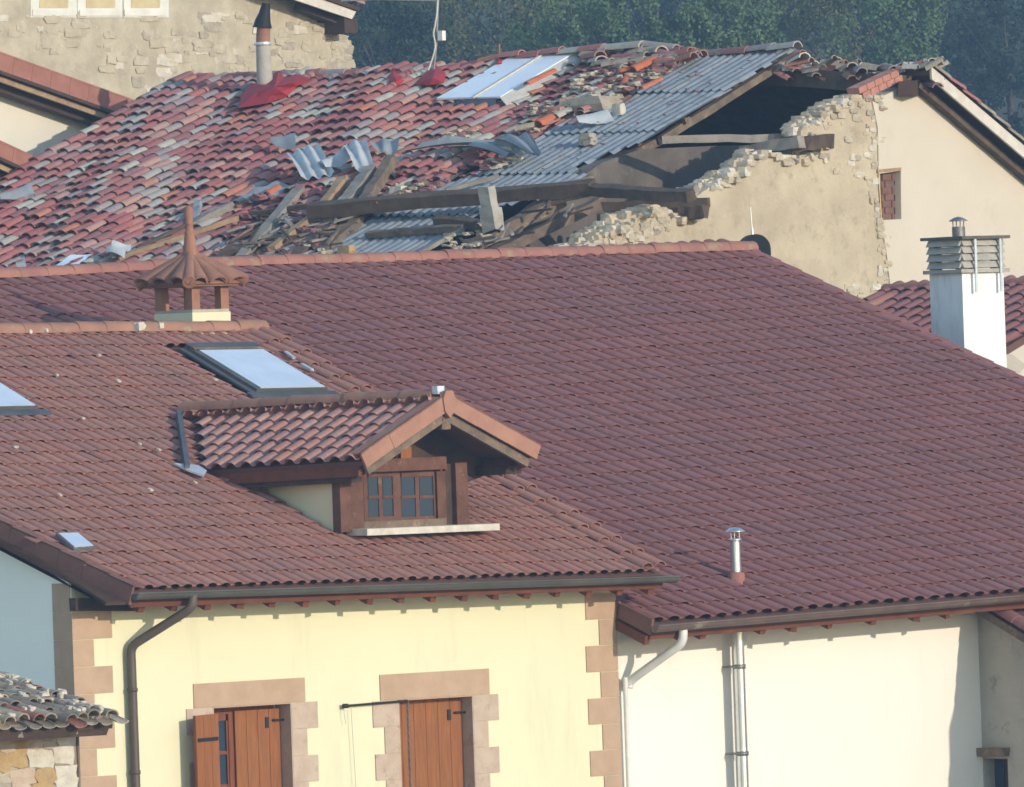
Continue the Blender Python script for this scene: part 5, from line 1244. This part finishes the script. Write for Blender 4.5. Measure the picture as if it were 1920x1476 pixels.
# cream house at left
def side_house(nm, label, P, Yd, roofpx, wallpx, m, loc_px, th, tilem='verge_dk', shade=None):
    base = aty(P, Yd); g = lambda p, h=0: on(p, base + RD * h, RD)
    t = thing(nm, label, 'house', (base.x, base.y, 0))
    mb = MB(); mb.prism([g(p) for p in wallpx], -RD * .5); mb.build('wall', m, t)
    (a0, a1) = roofpx; A, B_ = g(a0, .55), g(a1, .55)
    dnv = (B_ - A).normalized(); per = RD.cross(dnv).normalized()
    if per.z < 0: per = -per
    mb = MB(); mb.prism([A - per * th, B_ - per * th, B_ - per * th - RD * .62, A - per * th - RD * .62], -per * .05); rf = mb.build('roof', 'wood_dk', t)
    n = int((B_ - A).length / .42)
    for i in range(n + 1):
        p, q = A + dnv * i * .42, A + dnv * (i * .42 + .415); mb = MB(); mb.prism([p, q, q - per * th, p - per * th], -RD * .05); mb.prism([p + per * .002, q + per * .002, q - RD * .35, p - RD * .35], per * .03); mb.build('verge_tile', tilem, rf)
    mb = MB(); mb.beam(A - per * (th + .10) - RD * .12, B_ - per * (th + .10) - RD * .12, .05, .08, per, 3, .02); mb.build('bargeboard', 'wood_tan', rf)
    mb = MB(); mb.beam(A - per * (th + .17) - RD * .35, B_ - per * (th + .17) - RD * .35, .14, .12, per, 3, .03); mb.build('verge_rafter', 'wood_dk', rf)
    return t, g
M['verge_l'] = mat('brown_red_verge_tile', (.33, .145, .105), (.27, .115, .085), 4, .85, .3, 40)
th_, tg = side_house('pale_house', 'pale rendered gable house under a brown red verge, left of the old roof', (270, 215), 147.0, ((-80, 72), (285, 203)), [(-120, 60), (0, 150), (250, 236), (330, 300), (330, 800), (-120, 800)], 'plaster_left', None, .24, 'verge_l')
sh_, sg_ = side_house('low_left_house', 'low house with a red tiled verge at the left edge of the photo', (80, 320), 143.4, ((-80, 230), (84, 306)), [(-120, 250), (0, 330), (75, 352), (110, 420), (110, 800), (-120, 800)], 'plaster_left', None, .20, 'verge_l')

# ================================================================== STONE HUT, lower left
HW = aty((140, 1400), 100.0)
hg = lambda p, h=0: on(p, HW + NY * h, NY)
hu = thing('stone_hut', 'small rubble stone hut with a ragged mossy tile roof, lower left corner', 'hut', (HW.x, HW.y, 0))
hc_ = hg((143, 1400)); hx = (hc_ - HW).dot(XY)
hp = lambda x, z, h=0: Vector((HW.x, HW.y, 0)) + XY * x + Z * z + NY * h
hz = hg((140, 1378)).z
mb = MB(); mb.prism([hp(hx, 0), hp(hx, hz + .1), hp(hx - 4, hz + .1), hp(hx - 4, 0)], -NY * .45)
mb.prism([hp(hx, 0), hp(hx, hz + .1), hp(hx, hz + .7, -3), hp(hx, 0, -3)], -XY * .4); hwall = mb.build('wall', 'plaster_rough', hu)
# wall stones in rough courses
z = hz + .02; r = 0
while z > hz - 1.2:
    ht = U(.12, .2); x = hx - .02
    first = True
    while x > hx - 1.7:
        wd = U(.16, .34) if not first else U(.22, .3)
        mb = MB(); mb.rock(hp(x - wd / 2, z - ht / 2 + U(-.02, .02), U(-.05, -.03)), XY * (wd / 2 + .012), NY * .065, Z * (ht / 2 + .012), .2)
        mb.build('stone', random.choice(['stone_c', 'stone_a', 'stone_a', 'stone_b', 'stone_d', 'sand_pale', 'sand_pale']) if not first else 'stone_b', hwall); x -= wd; first = False
    z -= ht
mb = MB(); mb.tube([hp(hx + .02, hz - .0, .0), hp(hx + .03, 0, 0)], .018, 6); mb.build('corner_pipe', 'gut_brown', hu)
hA = hg((212, 1350), .45); hs = R(12.5)
PH = Plane(hA, XY, -NY * math.cos(hs) + Z * math.sin(hs))
mb = MB(); mb.prism([PH.at(-3, 0, -.03), PH.at(.0, 0, -.03), PH.at(.0, 2.6, -.03), PH.at(-3, 2.6, -.03)], PH.N * -.06); hroof = mb.build('roof', 'wood_dk', hu)
hb = barrel_tile(.165, .40, .07); out = []; outp = []
for r in range(8):
    for c in range(16):
        u = -c * .185 - .06; t = r * .30 - .05
        out.append(frame_at(PH.at(u + U(-.025, .025), t + U(-.05, .05), U(0, .03)), PH.ev, PH.up, PH.N, U(-.13, .13), U(-.04, .08), U(-.15, .15)))
        outp.append(frame_at(PH.at(u + .09 + U(-.02, .02), t - .04 + U(-.04, .04), U(-.02, .01)), PH.ev, PH.up, PH.N, U(-.08, .08), U(-.03, .05), U(-.1, .1)))
lay(hroof, 'clay_tile', hb, M['hut_tile'], out, 128)
hpan = [(x, y, -z_ * .5 + .03) for x, y, z_ in hb[0]]
lay(hroof, 'channel_tile', (hpan, [f[::-1] for f in hb[1][:7]] + hb[1][7:14], hb[2][:14]), M['hut_tile'], outp, 0)
for (p0, p1) in (((150, 1352), (205, 1352)), ((-20, 1372), (40, 1370)), ((96, 1364), (150, 1366))):
    mb = MB(); mb.beam(hg(p0, .2), hg(p1, .38), .14, .12, Z, 3, .12); mb.build('eave_log', 'wood_grey', hu)
mb = MB(); mb.beam(PH.at(-3, .06, -.12), PH.at(-.05, .06, -.12), .1, .07, PH.N, 5, .1); mb.build('eave_beam', 'wood_dk', hu)
mb = MB()
for i in range(60): mb.rock(PH.at(U(-1.6, 0), U(0, 1.8), .1), PH.ev * U(.015, .05), PH.up * U(.015, .05), PH.N * U(.012, .03), .25)
mb.build('roof_rubble', 'stone_b', hroof, kind='stuff')

# ================================================================== TREES
def leafquads(centres, per, rad, size):
    n = len(centres) * per; c = np.repeat(np.array(centres), per, axis=0)
    d = rng.normal(size=(n, 3)); d /= np.linalg.norm(d, axis=1)[:, None]
    rr = np.repeat(np.array(rad), per)[:, None] if hasattr(rad, '__len__') else rad
    p = c + d * rr * (rng.random((n, 1)) ** .4)
    a = rng.normal(size=(n, 3)); a /= np.linalg.norm(a, axis=1)[:, None]; b = np.cross(a, d + rng.normal(size=(n, 3)) * .6); b /= np.linalg.norm(b, axis=1)[:, None]
    s = size * (0.6 + .8 * rng.random((n, 1)))
    v = np.stack([p - a * s, p + b * s * .7, p + a * s, p - b * s * .7], 1).reshape(-1, 3)
    f = np.arange(n * 4).reshape(-1, 4)
    me = bpy.data.meshes.new('crown'); me.from_pydata(v.tolist(), [], f.tolist()); return me
trees = [(715, 70, 2.0, 292, 'leaf_c', 'dusky green tree directly right of the rough stone house'),
         (850, 10, 2.6, 300, 'leaf_a', 'olive tree behind the antenna mast'),
         (965, -10, 2.8, 296, 'leaf_a', 'broad olive green tree above the pale rooflight'),
         (1070, 40, 2.0, 290, 'leaf_b', 'green tree rising between the rooflight and the broken ridge'),
         (1150, 62, 1.5, 286, 'leaf_b', 'low bluish green bush behind the mossy ridge tiles'),
         (1300, 78, 1.3, 282, 'leaf_b', 'small light green tree behind the ridge of the corrugated roof'),
         (1370, 60, 1.7, 288, 'leaf_b', 'fresh green tree left of the peak of the corrugated roof'),
         (1455, 5, 2.6, 298, 'leaf_a', 'large green tree above the upper end of the corrugated roof'),
         (1570, 20, 2.8, 300, 'leaf_a', 'wide rounded tree over the collapsed ridge'),
         (1670, 40, 2.2, 294, 'leaf_b', 'round dark green tree over the brick topped gable'),
         (1790, 85, 1.7, 330, 'leaf_c', 'dim dark tree behind the cream gable verge'),
         (1885, 62, 2.0, 318, 'leaf_c', 'shaded tree in the top right corner of the photo'),
         (1230, 0, 2.4, 345, 'leaf_c', 'deep shadowed tree between two green crowns in the far wood'),
         (770, 40, 2.0, 335, 'leaf_c', 'dark tree far back left of the antenna mast')]
for (x, y, r, Yt, lm, lab) in trees:
    c = aty((x, y), Yt); gz = ground_h(c.x, c.y); t = thing('tree', lab, 'tree', (c.x, c.y, gz), 'trees on the wooded slope')
    cl = []; rad = []
    for i in range(46):
        d = Vector((random.gauss(0, 1), random.gauss(0, 1), random.gauss(0, 1))).normalized() * (random.random() ** .45) * r
        cl.append((c.x + d.x, c.y + d.y, c.z - r * .15 + d.z * 1.05)); rad.append(r * U(.16, .32))
    me = leafquads(cl, 150, rad, .062); me.materials.append(M[lm]); link('crown', me, t)
    mb = MB(); mb.tube([Vector((c.x, c.y, gz - .3)), Vector((c.x + .1, c.y, (gz + c.z) / 2)), Vector((c.x, c.y, c.z))], .2, 8, .05)
    for i in range(0, 30, 4): mb.tube([Vector((c.x, c.y, c.z - r * .8)), Vector(cl[i])], .05, 5, .015)
    mb.build('trunk', 'bark', t)
cl = []; rad = []
for i in range(420):
    Yt = U(305, 440); x = U(-.075, .075) * Yt; gz = ground_h(x, Yt); k = U(.9, 1.6)
    for j in range(4): cl.append((x + U(-1.2, 1.2), Yt + U(-1.2, 1.2), gz + U(.6, 5.5))); rad.append(k * U(.5, .9))
me = leafquads(cl, 70, rad, .12); me.name = 'forest'; me.materials.append(M['leaf_c']); link('forest', me, kind='stuff')

# ================================================================== HAZE
HAZE = 0.0007
mb = MB(); hz0 = Vector((0, 320, 26.0)); mb.box(hz0, Vector((470, 0, 0)), Vector((0, 430, 0)), Z * 31)
m = bpy.data.materials.new('haze'); m.use_nodes = True; n = m.node_tree; n.nodes.clear()
pv_ = n.nodes.new('ShaderNodeVolumePrincipled'); pv_.inputs['Density'].default_value = HAZE; pv_.inputs['Color'].default_value = (.45, .70, 1, 1); pv_.inputs['Anisotropy'].default_value = 0.2
om = n.nodes.new('ShaderNodeOutputMaterial'); n.links.new(pv_.outputs[0], om.inputs['Volume'])
mb.build('haze', m, kind='stuff')
